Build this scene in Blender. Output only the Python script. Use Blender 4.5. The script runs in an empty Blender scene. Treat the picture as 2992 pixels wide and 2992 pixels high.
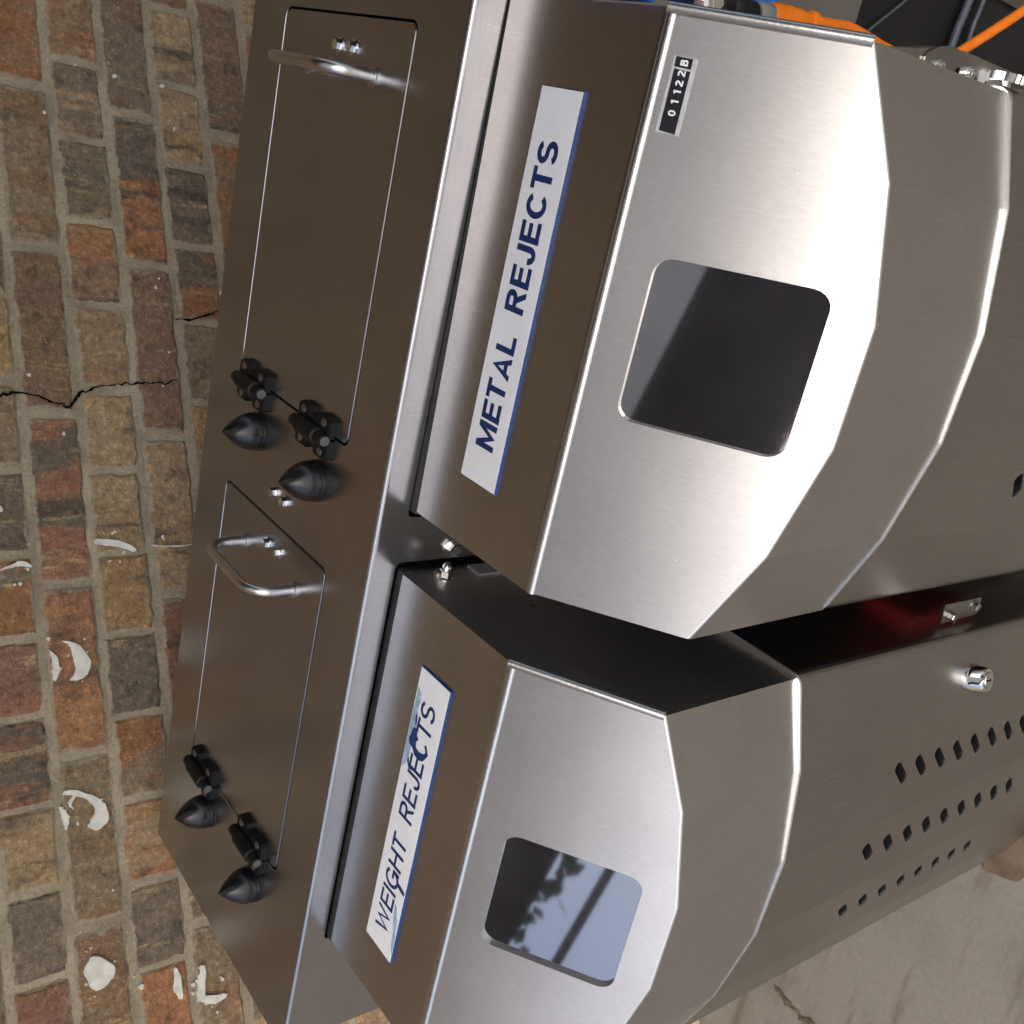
import bpy, bmesh, math, random
from mathutils import Vector, Matrix
random.seed(7)
S = 0.72                      # plan units -> metres (applied to everything at the end)
scene = bpy.context.scene
COL = scene.collection

# ------------------------------------------------------------------ camera
cam_data = bpy.data.cameras.new('camera')
cam = bpy.data.objects.new('camera', cam_data); COL.objects.link(cam)
CX = Vector((0.21228952, -0.59471038, -0.77540488))      # picture right
CY = Vector((0.91705318, 0.39534097, -0.05214385))       # picture up
CV = Vector((-0.33755981, 0.70001792, -0.62930779))      # view direction
cam.matrix_world = Matrix(((CX.x, CY.x, -CV.x, 0.61484 * S), (CX.y, CY.y, -CV.y, -0.95474 * S),
                           (CX.z, CY.z, -CV.z, 0.65 * S), (0, 0, 0, 1)))
cam_data.sensor_width = 36; cam_data.lens = 36 * 2986.4 / 2992
cam_data.clip_start = 0.02; cam_data.clip_end = 500
scene.camera = cam

# ------------------------------------------------------------------ sky, sun, exposure
SUN_EL, SUN_AZ = math.radians(56), math.radians(10)      # azimuth from -Y towards +X
world = bpy.data.worlds.new('World'); scene.world = world; world.use_nodes = True
wn = world.node_tree; wn.nodes.clear()
sky = wn.nodes.new('ShaderNodeTexSky'); sky.sky_type = 'NISHITA'; sky.sun_disc = False
sky.sun_elevation = SUN_EL
sky.sun_rotation = math.pi - SUN_AZ
sky.air_density = 1.1; sky.dust_density = 4.5; sky.ozone_density = 1.0
bg = wn.nodes.new('ShaderNodeBackground'); bg.inputs[1].default_value = 0.15
wo = wn.nodes.new('ShaderNodeOutputWorld')
wn.links.new(sky.outputs[0], bg.inputs[0]); wn.links.new(bg.outputs[0], wo.inputs[0])
sun_d = bpy.data.lights.new('sun', 'SUN'); sun_d.energy = 1.0; sun_d.angle = math.radians(12); sun_d.color = (1, .96, .91)
sun = bpy.data.objects.new('sun', sun_d); COL.objects.link(sun)
to_sun = Vector((math.cos(SUN_EL) * math.sin(SUN_AZ), -math.cos(SUN_EL) * math.cos(SUN_AZ), math.sin(SUN_EL)))
sun.rotation_euler = to_sun.to_track_quat('Z', 'Y').to_euler(); sun.location = (0, -4, 6)
vs = scene.view_settings
vs.view_transform = 'Standard'; vs.look = 'None'; vs.gamma = 1; vs.exposure = 0.82
vs.use_curve_mapping = False
scene.render.engine = 'CYCLES'
scene.cycles.max_bounces = 10; scene.cycles.glossy_bounces = 8; scene.cycles.diffuse_bounces = 4
scene.cycles.use_denoising = True
scene.cycles.sample_clamp_indirect = 8

# ------------------------------------------------------------------ helpers
def srgb(r, g, b, k=1.0):
    f = lambda c: (c / 12.92 if c <= .04045 else ((c + .055) / 1.055) ** 2.4)
    return (f(r / 255) * k, f(g / 255) * k, f(b / 255) * k, 1)

def link(o, parent=None):
    COL.objects.link(o)
    if parent is not None: o.parent = parent
    return o

def world_loc(o):
    v = Vector((0, 0, 0))
    while o is not None: v = v + o.location; o = o.parent
    return v

def mesh_from(name, bm, mat, parent=None, smooth=False, origin=None):
    """one mesh object from a bmesh given in plan coordinates"""
    base = world_loc(parent) if parent is not None else Vector((0, 0, 0))
    org = Vector(origin) if origin is not None else base
    bmesh.ops.translate(bm, verts=bm.verts, vec=-org)
    me = bpy.data.meshes.new(name); bm.to_mesh(me); bm.free()
    if smooth:
        for p in me.polygons: p.use_smooth = True
        me.set_sharp_from_angle(angle=math.radians(smooth if smooth is not True else 40))
    for m in (mat if isinstance(mat, (list, tuple)) else [mat]): me.materials.append(m)
    o = bpy.data.objects.new(name, me); o.location = org - base
    return link(o, parent)

def tag(o, label, cat, group=None):
    o['label'] = label; o['category'] = cat
    if group: o['group'] = group
    return o

def empty(name, loc, label=None, cat=None, group=None):
    o = bpy.data.objects.new(name, None); o.location = loc; o.empty_display_size = .05
    link(o)
    if label: tag(o, label, cat, group)
    return o

def part_empty(name, parent, loc):
    o = bpy.data.objects.new(name, None); o.empty_display_size = .02
    o.location = Vector(loc) - world_loc(parent)
    return link(o, parent)

def add_box(bm, a, b, mi=0):
    x0, y0, z0 = a; x1, y1, z1 = b
    v = [bm.verts.new(p) for p in [(x0, y0, z0), (x1, y0, z0), (x1, y1, z0), (x0, y1, z0), (x0, y0, z1), (x1, y0, z1), (x1, y1, z1), (x0, y1, z1)]]
    fs = [bm.faces.new([v[i] for i in f]) for f in [(3, 2, 1, 0), (4, 5, 6, 7), (0, 1, 5, 4), (1, 2, 6, 5), (2, 3, 7, 6), (3, 0, 4, 7)]]
    for f in fs: f.material_index = mi
    return v, fs

def box_bm(a, b, bev=0, seg=2):
    bm = bmesh.new(); add_box(bm, a, b)
    if bev: bmesh.ops.bevel(bm, geom=bm.edges[:], offset=bev, segments=seg, affect='EDGES', profile=.5)
    return bm

def frame(axis):
    z = Vector(axis).normalized()
    x = z.orthogonal().normalized()
    return x, z.cross(x), z

def add_lathe(bm, base, axis, prof, n=24, mi=0, cap0=True, cap1=True, phase=0):
    x, y, z = frame(axis); base = Vector(base); rings = []
    for r, h in prof:
        if r < 1e-6: rings.append([bm.verts.new(base + z * h)])
        else: rings.append([bm.verts.new(base + z * h + (x * math.cos(phase + 2 * math.pi * i / n) + y * math.sin(phase + 2 * math.pi * i / n)) * r) for i in range(n)])
    for a, b in zip(rings, rings[1:]):
        for i in range(n):
            j = (i + 1) % n
            if len(a) == 1 and len(b) == 1: continue
            if len(a) == 1: f = bm.faces.new((a[0], b[i], b[j]))
            elif len(b) == 1: f = bm.faces.new((a[i], a[j], b[0]))
            else: f = bm.faces.new((a[i], a[j], b[j], b[i]))
            f.material_index = mi
    if cap0 and len(rings[0]) > 1: bm.faces.new(rings[0][::-1]).material_index = mi
    if cap1 and len(rings[-1]) > 1: bm.faces.new(rings[-1]).material_index = mi

def lathe_bm(*a, **k):
    bm = bmesh.new(); add_lathe(bm, *a, **k); return bm

def catmull(pts, n=8):
    P = [Vector(p) for p in pts]; P = [P[0] * 2 - P[1]] + P + [P[-1] * 2 - P[-2]]; out = []
    for i in range(1, len(P) - 2):
        for k in range(n):
            t = k / n; a, b, c, d = P[i - 1], P[i], P[i + 1], P[i + 2]
            out.append(.5 * ((2 * b) + (c - a) * t + (2 * a - 5 * b + 4 * c - d) * t * t + (3 * b - a - 3 * c + d) * t ** 3))
    return out + [P[-2]]

def add_tube(bm, path, r, n=14, cap=True, mi=0):
    path = [Vector(p) for p in path]; rings = []
    t = (path[1] - path[0]).normalized(); x = t.orthogonal().normalized()
    for i, p in enumerate(path):
        t = (path[min(i + 1, len(path) - 1)] - path[max(i - 1, 0)]).normalized()
        x = (x - t * x.dot(t)).normalized(); y = t.cross(x)
        rr = r(i / (len(path) - 1)) if callable(r) else r
        rings.append([bm.verts.new(p + (x * math.cos(2 * math.pi * k / n) + y * math.sin(2 * math.pi * k / n)) * rr) for k in range(n)])
    for a, b in zip(rings, rings[1:]):
        for k in range(n): bm.faces.new((a[k], a[(k + 1) % n], b[(k + 1) % n], b[k])).material_index = mi
    if cap: bm.faces.new(rings[0][::-1]); bm.faces.new(rings[-1])

def tube_bm(*a, **k):
    bm = bmesh.new(); add_tube(bm, *a, **k); return bm

def rrect(x0, y0, x1, y1, r, n=5):
    out = []
    for cx, cy, a0 in ((x1 - r, y1 - r, 0), (x0 + r, y1 - r, 90), (x0 + r, y0 + r, 180), (x1 - r, y0 + r, 270)):
        for k in range(n + 1):
            a = math.radians(a0 + 90 * k / n); out.append((cx + r * math.cos(a), cy + r * math.sin(a)))
    return out

def fill_holes(bm, outer, holes, normal):
    """flat face with holes: outer and holes are loops of existing BMVerts"""
    es = []
    for loop in [outer] + holes:
        for a, b in zip(loop, loop[1:] + loop[:1]):
            e = bm.edges.get((a, b)) or bm.edges.new((a, b)); es.append(e)
    r = bmesh.ops.triangle_fill(bm, use_beauty=True, use_dissolve=False, edges=es, normal=normal)
    fs = [g for g in r['geom'] if isinstance(g, bmesh.types.BMFace)]
    for f in fs:
        f.normal_update()
        if f.normal.dot(Vector(normal)) < 0: f.normal_flip()
    return fs

def plate_bm(pts, thick, to3d, nrm):
    """prism over a 2D outline: to3d maps (a,b,h) to 3D"""
    bm = bmesh.new()
    lo = [bm.verts.new(to3d(a, b, 0)) for a, b in pts]; hi = [bm.verts.new(to3d(a, b, thick)) for a, b in pts]
    bm.faces.new(hi); bm.faces.new(lo[::-1])
    n = len(pts)
    for i in range(n): bm.faces.new((lo[i], lo[(i + 1) % n], hi[(i + 1) % n], hi[i]))
    bmesh.ops.recalc_face_normals(bm, faces=bm.faces[:])
    return bm

# ------------------------------------------------------------------ materials
def new_mat(name):
    m = bpy.data.materials.new(name); m.use_nodes = True
    nt = m.node_tree; b = nt.nodes['Principled BSDF']
    return m, nt, b

def N(nt, kind, **kw):
    n = nt.nodes.new(kind)
    for k, v in kw.items():
        if k.startswith('i_'): n.inputs[k[2:].replace('_', ' ')].default_value = v
        else: setattr(n, k, v)
    return n

def ramp(nt, src, stops):
    r = nt.nodes.new('ShaderNodeValToRGB'); el = r.color_ramp.elements
    while len(el) < len(stops): el.new(.5)
    for e, (p, c) in zip(el, stops):
        e.position = p; e.color = c if len(c) == 4 else (*c, 1)
    r.color_ramp.interpolation = 'EASE'
    nt.links.new(src, r.inputs[0]); return r

def mixrgb(nt, fac, a, b, mode='MIX'):
    m = nt.nodes.new('ShaderNodeMix'); m.data_type = 'RGBA'; m.blend_type = mode
    for sock, v in ((m.inputs[0], fac), (m.inputs[6], a), (m.inputs[7], b)):
        if hasattr(v, 'is_linked'): nt.links.new(v, sock)
        elif isinstance(v, (int, float)): sock.default_value = v
        else: sock.default_value = v if len(v) == 4 else (*v, 1)
    return m.outputs[2]

def steel(name, color=(.56, .55, .53), rough=.25, aniso=.6, tangent=(1, .12, .08), grain=(260, 9, 9), bump=.05, wave=.06, smudge=.10, scratch=.18):
    m, nt, b = new_mat(name)
    tc = N(nt, 'ShaderNodeTexCoord')
    mp = N(nt, 'ShaderNodeMapping'); mp.inputs['Scale'].default_value = grain
    nt.links.new(tc.outputs['Object'], mp.inputs[0])
    n1 = N(nt, 'ShaderNodeTexNoise', i_Scale=6.0, i_Detail=3.0, i_Roughness=.7); nt.links.new(mp.outputs[0], n1.inputs[0])
    n2 = N(nt, 'ShaderNodeTexNoise', i_Scale=9.0, i_Detail=4.0, i_Roughness=.55); nt.links.new(tc.outputs['Object'], n2.inputs[0])
    n3 = N(nt, 'ShaderNodeTexNoise', i_Scale=3.5, i_Detail=1.0); nt.links.new(tc.outputs['Object'], n3.inputs[0])
    b.inputs['Roughness'].default_value = rough
    dk = tuple(c * .90 for c in color)
    vo = N(nt, 'ShaderNodeTexVoronoi', i_Scale=38.0); nt.links.new(tc.outputs['Object'], vo.inputs[0])
    sk = N(nt, 'ShaderNodeMapRange'); sk.inputs[1].default_value = .022; sk.inputs[2].default_value = .034; sk.inputs[3].default_value = 1; sk.inputs[4].default_value = 0
    nt.links.new(vo.outputs['Distance'], sk.inputs[0])
    cs = mixrgb(nt, vo.outputs['Color'], (.30, .27, .24), (.85, .85, .85))
    sm_ = N(nt, 'ShaderNodeMapRange'); sm_.inputs[1].default_value = 0; sm_.inputs[2].default_value = 1; sm_.inputs[3].default_value = 1 - smudge * 1.6; sm_.inputs[4].default_value = 1 + smudge * 1.2
    nt.links.new(n2.outputs[0], sm_.inputs[0])
    sv = N(nt, 'ShaderNodeVectorMath', operation='SCALE'); sv.inputs[0].default_value = color; nt.links.new(sm_.outputs[0], sv.inputs['Scale'])
    c1 = mixrgb(nt, sk.outputs[0], sv.outputs[0], cs)
    if scratch:
        ms = N(nt, 'ShaderNodeMapping'); ms.inputs['Scale'].default_value = (260, 8, 8); ms.inputs['Rotation'].default_value = (0, .3, .7); nt.links.new(tc.outputs['Object'], ms.inputs[0])
        ns = N(nt, 'ShaderNodeTexNoise', i_Scale=2.5, i_Detail=1.0); nt.links.new(ms.outputs[0], ns.inputs[0])
        ss = N(nt, 'ShaderNodeMapRange'); ss.inputs[1].default_value = .70; ss.inputs[2].default_value = .76; ss.inputs[3].default_value = 0; ss.inputs[4].default_value = scratch; nt.links.new(ns.outputs[0], ss.inputs[0])
        c1 = mixrgb(nt, ss.outputs[0], c1, (.9, .9, .9))
    c2 = mixrgb(nt, ramp(nt, n1.outputs[0], [(.3, (.84, .84, .84)), (.7, (1, 1, 1))]).outputs[0], (.0, .0, .0), c1)
    c3 = mixrgb(nt, .55, c1, c2)
    nt.links.new(c3, b.inputs['Base Color'])
    b.inputs['Metallic'].default_value = 1
    b.inputs['Anisotropic'].default_value = aniso
    tv = N(nt, 'ShaderNodeCombineXYZ'); t = Vector(tangent).normalized()
    for i in range(3): tv.inputs[i].default_value = t[i]
    nt.links.new(tv.outputs[0], b.inputs['Tangent'])
    bp = N(nt, 'ShaderNodeBump'); bp.inputs['Strength'].default_value = bump; bp.inputs['Distance'].default_value = .0006
    nt.links.new(n1.outputs[0], bp.inputs['Height'])
    bw = N(nt, 'ShaderNodeBump'); bw.inputs['Strength'].default_value = wave; bw.inputs['Distance'].default_value = .02
    nt.links.new(n3.outputs[0], bw.inputs['Height']); nt.links.new(bw.outputs[0], bp.inputs['Normal'])
    nt.links.new(bp.outputs[0], b.inputs['Normal'])
    return m

def plain(name, color, rough=.5, metal=0, spec=.5, bump=0, bscale=80, var=.15):
    m, nt, b = new_mat(name)
    tc = N(nt, 'ShaderNodeTexCoord')
    n = N(nt, 'ShaderNodeTexNoise', i_Scale=float(bscale), i_Detail=4.0); nt.links.new(tc.outputs['Object'], n.inputs[0])
    c = color if len(color) == 4 else (*color, 1)
    lo = tuple(x * (1 - var) for x in c[:3]); hi = tuple(min(1, x * (1 + var)) for x in c[:3])
    r = ramp(nt, n.outputs[0], [(.3, lo), (.7, hi)])
    nt.links.new(r.outputs[0], b.inputs['Base Color'])
    b.inputs['Roughness'].default_value = rough; b.inputs['Metallic'].default_value = metal
    b.inputs['Specular IOR Level'].default_value = spec
    if bump:
        bp = N(nt, 'ShaderNodeBump'); bp.inputs['Strength'].default_value = bump; bp.inputs['Distance'].default_value = .001
        nt.links.new(n.outputs[0], bp.inputs['Height']); nt.links.new(bp.outputs[0], b.inputs['Normal'])
    return m

M_HOOD = steel('brushed_steel_hood', color=(.58, .57, .56), rough=.37, aniso=.6, grain=(110, 22, 22), bump=.08, wave=.05)
M_DECK = steel('brushed_steel_deck', color=(.435, .428, .436), rough=.27, aniso=.35, tangent=(.1, 1, .2), grain=(6, 90, 90), bump=.015, wave=.05)
M_DOOR = steel('brushed_steel_door', color=(.40, .385, .365), rough=.27, aniso=.5, grain=(90, 90, 6), bump=.02, wave=.06)
M_EDGE = steel('polished_steel', color=(.72, .71, .69), rough=.16, aniso=0, grain=(80, 80, 80), bump=.03, wave=0, smudge=.05)
M_WELD = steel('ground_weld_steel', color=(.64, .635, .62), rough=.30, aniso=0, grain=(60, 60, 60), bump=.25, wave=0, smudge=.12)
M_SIDE = steel('dull_steel_side', color=(.34, .33, .31), rough=.28, aniso=.2, tangent=(.1, 1, .3), grain=(60, 60, 60), bump=.0, wave=.0)
M_HANDLE = steel('satin_handle_steel', color=(.66, .65, .63), rough=.30, aniso=0, grain=(60, 60, 60), bump=.02, smudge=.04, wave=0)
M_CHROME = steel('bright_chrome', color=(.78, .78, .77), rough=.07, aniso=0, grain=(10, 10, 10), bump=0, wave=0, smudge=.03)
M_RUBBER = plain('black_rubber', (.010, .010, .011), rough=.24, spec=.5, bump=.15, bscale=60, var=.3)
M_PLASTIC = plain('black_plastic', (.007, .007, .007), rough=.5, spec=.3, bump=.1, bscale=120, var=.3)
M_SCREW = plain('zinc_screw', (.32, .31, .30), rough=.35, metal=1, var=.2)
M_GASKET = plain('dark_gasket', (.022, .022, .022), rough=.55, bump=.4, bscale=90, var=.4)
M_SIGN = plain('white_laminate', srgb(240, 243, 247), rough=.34, spec=.5, bscale=25, var=.03)
M_BLUE = plain('blue_core', srgb(20, 58, 118), rough=.4, spec=.5, bscale=60, var=.18)
M_INK = plain('navy_lettering', srgb(16, 46, 100), rough=.4, spec=.5, bscale=90, var=.15)
M_SMEAR = plain('pale_blue_smear', srgb(158, 186, 212), rough=.4, spec=.4, bscale=120, var=.2)
M_TAPE = plain('black_embossing_tape', srgb(16, 17, 26), rough=.35, spec=.3, bscale=200, var=.3)
M_TAPE_EDGE = plain('clear_tape_edge', srgb(188, 190, 190), rough=.25, spec=.6, bscale=90, var=.12)
M_WHITE = plain('embossed_white', srgb(225, 226, 228), rough=.5, bscale=150, var=.08)
M_ORANGE = plain('orange_pvc', srgb(232, 118, 12), rough=.38, spec=.5, bscale=40, var=.08)
M_GREYPL = plain('grey_plastic', srgb(120, 122, 122), rough=.4, bscale=50, var=.06)
M_BLUEPL = plain('blue_plastic', srgb(10, 110, 205), rough=.4, bscale=30, var=.05)
M_RED = plain('red_plastic', srgb(120, 10, 16), rough=.45, bscale=30, var=.06)
M_DARK = plain('dark_void', (.006, .006, .006), rough=.8, spec=.1)
M_CABLE = plain('dark_grey_cable', srgb(70, 78, 88), rough=.5)
M_PLASTER = plain('white_plaster', srgb(232, 228, 214), rough=.85, spec=.2, bump=.8, bscale=70, var=.12)
M_CRACK = plain('crack_shadow', (.006, .005, .004), rough=.9, spec=.05)
M_WOOD = plain('weathered_terracotta', srgb(88, 74, 62), rough=.85, spec=.2, bump=.5, bscale=30, var=.3)

def pane_mat():
    m, nt, b = new_mat('tinted_polycarbonate')
    tc = N(nt, 'ShaderNodeTexCoord')
    n = N(nt, 'ShaderNodeTexNoise', i_Scale=9.0, i_Detail=5.0); nt.links.new(tc.outputs['Object'], n.inputs[0])
    r = ramp(nt, n.outputs[0], [(.3, (.020, .020, .024)), (.75, (.040, .040, .044))])
    nt.links.new(r.outputs[0], b.inputs['Base Color'])
    b.inputs['IOR'].default_value = 2.5; b.inputs['Specular IOR Level'].default_value = 1.0
    mp = N(nt, 'ShaderNodeMapping'); mp.inputs['Scale'].default_value = (40, 200, 200); mp.inputs['Rotation'].default_value = (0, 0, .5)
    nt.links.new(tc.outputs['Object'], mp.inputs[0])
    n2 = N(nt, 'ShaderNodeTexNoise', i_Scale=3.0, i_Detail=4.0); nt.links.new(mp.outputs[0], n2.inputs[0])
    r2 = N(nt, 'ShaderNodeMapRange'); r2.inputs[1].default_value = .55; r2.inputs[2].default_value = .8; r2.inputs[3].default_value = .035; r2.inputs[4].default_value = .06
    nt.links.new(n2.outputs[0], r2.inputs[0]); nt.links.new(r2.outputs[0], b.inputs['Roughness'])
    return m
M_PANE = pane_mat()

def brick_mat():
    m, nt, b = new_mat('stock_brick')
    oi = N(nt, 'ShaderNodeObjectInfo'); at = N(nt, 'ShaderNodeAttribute'); at.attribute_type = 'OBJECT'; at.attribute_name = 'tone'
    tc = N(nt, 'ShaderNodeTexCoord')
    off = N(nt, 'ShaderNodeVectorMath', operation='SCALE'); off.inputs[0].default_value = (37, 61, 17); nt.links.new(oi.outputs['Random'], off.inputs['Scale'])
    add = N(nt, 'ShaderNodeVectorMath', operation='ADD'); nt.links.new(tc.outputs['Object'], add.inputs[0]); nt.links.new(off.outputs[0], add.inputs[1])
    V = add.outputs[0]
    mp = N(nt, 'ShaderNodeMapping'); mp.inputs['Scale'].default_value = (16, 16, 5); nt.links.new(V, mp.inputs[0])
    band = N(nt, 'ShaderNodeTexNoise', i_Scale=1.0, i_Detail=3.0, i_Roughness=.65); nt.links.new(mp.outputs[0], band.inputs[0])
    f1 = ramp(nt, band.outputs[0], [(.45, (0, 0, 0)), (.55, (1, 1, 1))])
    c = mixrgb(nt, f1.outputs[0], oi.outputs['Color'], at.outputs['Color'])
    mp2 = N(nt, 'ShaderNodeMapping'); mp2.inputs['Scale'].default_value = (42, 42, 9); mp2.inputs['Location'].default_value = (5, 3, 2); nt.links.new(V, mp2.inputs[0])
    buff = N(nt, 'ShaderNodeTexNoise', i_Scale=1.0, i_Detail=5.0, i_Roughness=.75); nt.links.new(mp2.outputs[0], buff.inputs[0])
    fb_ = ramp(nt, buff.outputs[0], [(.56, (0, 0, 0)), (.66, (.75, .75, .75))])
    c = mixrgb(nt, fb_.outputs[0], c, srgb(190, 164, 122))
    sco = N(nt, 'ShaderNodeTexNoise', i_Scale=24.0, i_Detail=4.0, i_Roughness=.6); nt.links.new(mp2.outputs[0], sco.inputs[0]); sco.inputs['Scale'].default_value = .6
    fk_ = ramp(nt, sco.outputs[0], [(.57, (0, 0, 0)), (.68, (.8, .8, .8))])
    c = mixrgb(nt, fk_.outputs[0], c, srgb(96, 86, 74))
    n2 = N(nt, 'ShaderNodeTexNoise', i_Scale=110.0, i_Detail=5.0, i_Roughness=.8); nt.links.new(V, n2.inputs[0])
    f2 = ramp(nt, n2.outputs[0], [(.28, (.40, .38, .36)), (.47, (.90, .90, .90)), (.72, (1.75, 1.68, 1.55))])
    c = mixrgb(nt, 1.0, c, f2.outputs[0], 'MULTIPLY')
    n3 = N(nt, 'ShaderNodeTexNoise', i_Scale=22.0, i_Detail=5.0, i_Roughness=.7); nt.links.new(V, n3.inputs[0])
    f3 = ramp(nt, n3.outputs[0], [(.54, (0, 0, 0)), (.70, (1, 1, 1))])
    c = mixrgb(nt, f3.outputs[0], c, mixrgb(nt, .6, c, srgb(70, 64, 56)))
    # pale specks of lime and grit
    vo = N(nt, 'ShaderNodeTexVoronoi', i_Scale=130.0); nt.links.new(V, vo.inputs[0])
    fs = ramp(nt, vo.outputs[0], [(.10, (1, 1, 1)), (.17, (0, 0, 0))])
    n4 = N(nt, 'ShaderNodeTexNoise', i_Scale=35.0, i_Detail=2.0); nt.links.new(V, n4.inputs[0])
    fm = ramp(nt, n4.outputs[0], [(.56, (0, 0, 0)), (.63, (1, 1, 1))])
    sp = mixrgb(nt, 1.0, fs.outputs[0], fm.outputs[0], 'MULTIPLY')
    c = mixrgb(nt, sp, c, srgb(190, 178, 155))
    # mortar smeared unevenly over the arrises
    sx = N(nt, 'ShaderNodeSeparateXYZ'); nt.links.new(tc.outputs['Generated'], sx.inputs[0])
    def edge(sock, k):
        a_ = N(nt, 'ShaderNodeMath', operation='SUBTRACT'); nt.links.new(sock, a_.inputs[0]); a_.inputs[1].default_value = .5
        b_ = N(nt, 'ShaderNodeMath', operation='ABSOLUTE'); nt.links.new(a_.outputs[0], b_.inputs[0])
        c_ = N(nt, 'ShaderNodeMath', operation='MULTIPLY_ADD'); nt.links.new(b_.outputs[0], c_.inputs[0]); c_.inputs[1].default_value = k; c_.inputs[2].default_value = 1 - .5 * k
        return c_.outputs[0]
    mx_ = N(nt, 'ShaderNodeMath', operation='MAXIMUM'); nt.links.new(edge(sx.outputs[0], 2.4), mx_.inputs[0]); nt.links.new(edge(sx.outputs[2], 1.0), mx_.inputs[1])
    n5 = N(nt, 'ShaderNodeTexNoise', i_Scale=45.0, i_Detail=4.0, i_Roughness=.7); nt.links.new(V, n5.inputs[0])
    ad = N(nt, 'ShaderNodeMath', operation='MULTIPLY_ADD'); nt.links.new(n5.outputs[0], ad.inputs[0]); ad.inputs[1].default_value = .30; nt.links.new(mx_.outputs[0], ad.inputs[2])
    me_ = N(nt, 'ShaderNodeMapRange'); me_.inputs[1].default_value = 1.06; me_.inputs[2].default_value = 1.10; nt.links.new(ad.outputs[0], me_.inputs[0])
    c = mixrgb(nt, me_.outputs[0], c, mixrgb(nt, n2.outputs[0], srgb(140, 126, 104), srgb(200, 184, 158)))
    nt.links.new(c, b.inputs['Base Color'])
    b.inputs['Roughness'].default_value = .82; b.inputs['Specular IOR Level'].default_value = .3
    bp = N(nt, 'ShaderNodeBump'); bp.inputs['Strength'].default_value = 1.0; bp.inputs['Distance'].default_value = .004
    h = N(nt, 'ShaderNodeMath', operation='ADD'); nt.links.new(n2.outputs[0], h.inputs[0]); nt.links.new(n3.outputs[0], h.inputs[1])
    nt.links.new(h.outputs[0], bp.inputs['Height']); nt.links.new(bp.outputs[0], b.inputs['Normal'])
    return m
M_BRICK = brick_mat()

def mortar_mat():
    m, nt, b = new_mat('lime_mortar')
    tc = N(nt, 'ShaderNodeTexCoord')
    n1 = N(nt, 'ShaderNodeTexNoise', i_Scale=14.0, i_Detail=5.0); nt.links.new(tc.outputs['Object'], n1.inputs[0])
    n2 = N(nt, 'ShaderNodeTexNoise', i_Scale=170.0, i_Detail=5.0, i_Roughness=.8); nt.links.new(tc.outputs['Object'], n2.inputs[0])
    a = ramp(nt, n1.outputs[0], [(.3, srgb(160, 145, 121)), (.7, srgb(192, 176, 149))])
    g = ramp(nt, n2.outputs[0], [(.3, (.62, .6, .58)), (.55, (1, 1, 1)), (.75, (1.3, 1.28, 1.22))])
    c = mixrgb(nt, 1.0, a.outputs[0], g.outputs[0], 'MULTIPLY')
    vo = N(nt, 'ShaderNodeTexVoronoi', i_Scale=90.0); nt.links.new(tc.outputs['Object'], vo.inputs[0])
    f = ramp(nt, vo.outputs[0], [(.07, (1, 1, 1)), (.12, (0, 0, 0))])
    c = mixrgb(nt, f.outputs[0], c, srgb(205, 200, 186))
    nt.links.new(c, b.inputs['Base Color']); b.inputs['Roughness'].default_value = .9; b.inputs['Specular IOR Level'].default_value = .2
    bp = N(nt, 'ShaderNodeBump'); bp.inputs['Strength'].default_value = .8; bp.inputs['Distance'].default_value = .002
    nt.links.new(n2.outputs[0], bp.inputs['Height']); nt.links.new(bp.outputs[0], b.inputs['Normal'])
    return m
M_MORTAR = mortar_mat()

def concrete_mat():
    m, nt, b = new_mat('worn_concrete')
    tc = N(nt, 'ShaderNodeTexCoord')
    n1 = N(nt, 'ShaderNodeTexNoise', i_Scale=5.0, i_Detail=6.0, i_Roughness=.65); nt.links.new(tc.outputs['Object'], n1.inputs[0])
    mp = N(nt, 'ShaderNodeMapping'); mp.inputs['Scale'].default_value = (3, 20, 3); mp.inputs['Rotation'].default_value = (0, 0, -.9); nt.links.new(tc.outputs['Object'], mp.inputs[0])
    n3 = N(nt, 'ShaderNodeTexNoise', i_Scale=1.5, i_Detail=5.0); nt.links.new(mp.outputs[0], n3.inputs[0])
    n2 = N(nt, 'ShaderNodeTexNoise', i_Scale=120.0, i_Detail=4.0, i_Roughness=.8); nt.links.new(tc.outputs['Object'], n2.inputs[0])
    a = ramp(nt, n1.outputs[0], [(.3, srgb(94, 90, 82)), (.55, srgb(109, 105, 97)), (.75, srgb(118, 114, 106))])
    st = ramp(nt, n3.outputs[0], [(.50, (0, 0, 0)), (.68, (1, 1, 1))])
    c = mixrgb(nt, st.outputs[0], a.outputs[0], srgb(90, 82, 72))
    g = ramp(nt, n2.outputs[0], [(.3, (.9, .9, .9)), (.7, (1.05, 1.05, 1.05))])
    c = mixrgb(nt, 1.0, c, g.outputs[0], 'MULTIPLY')
    nt.links.new(c, b.inputs['Base Color']); b.inputs['Roughness'].default_value = .75
    bp = N(nt, 'ShaderNodeBump'); bp.inputs['Strength'].default_value = .4; bp.inputs['Distance'].default_value = .002
    nt.links.new(n2.outputs[0], bp.inputs['Height']); nt.links.new(bp.outputs[0], b.inputs['Normal'])
    return m
M_FLOOR = concrete_mat()
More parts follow.
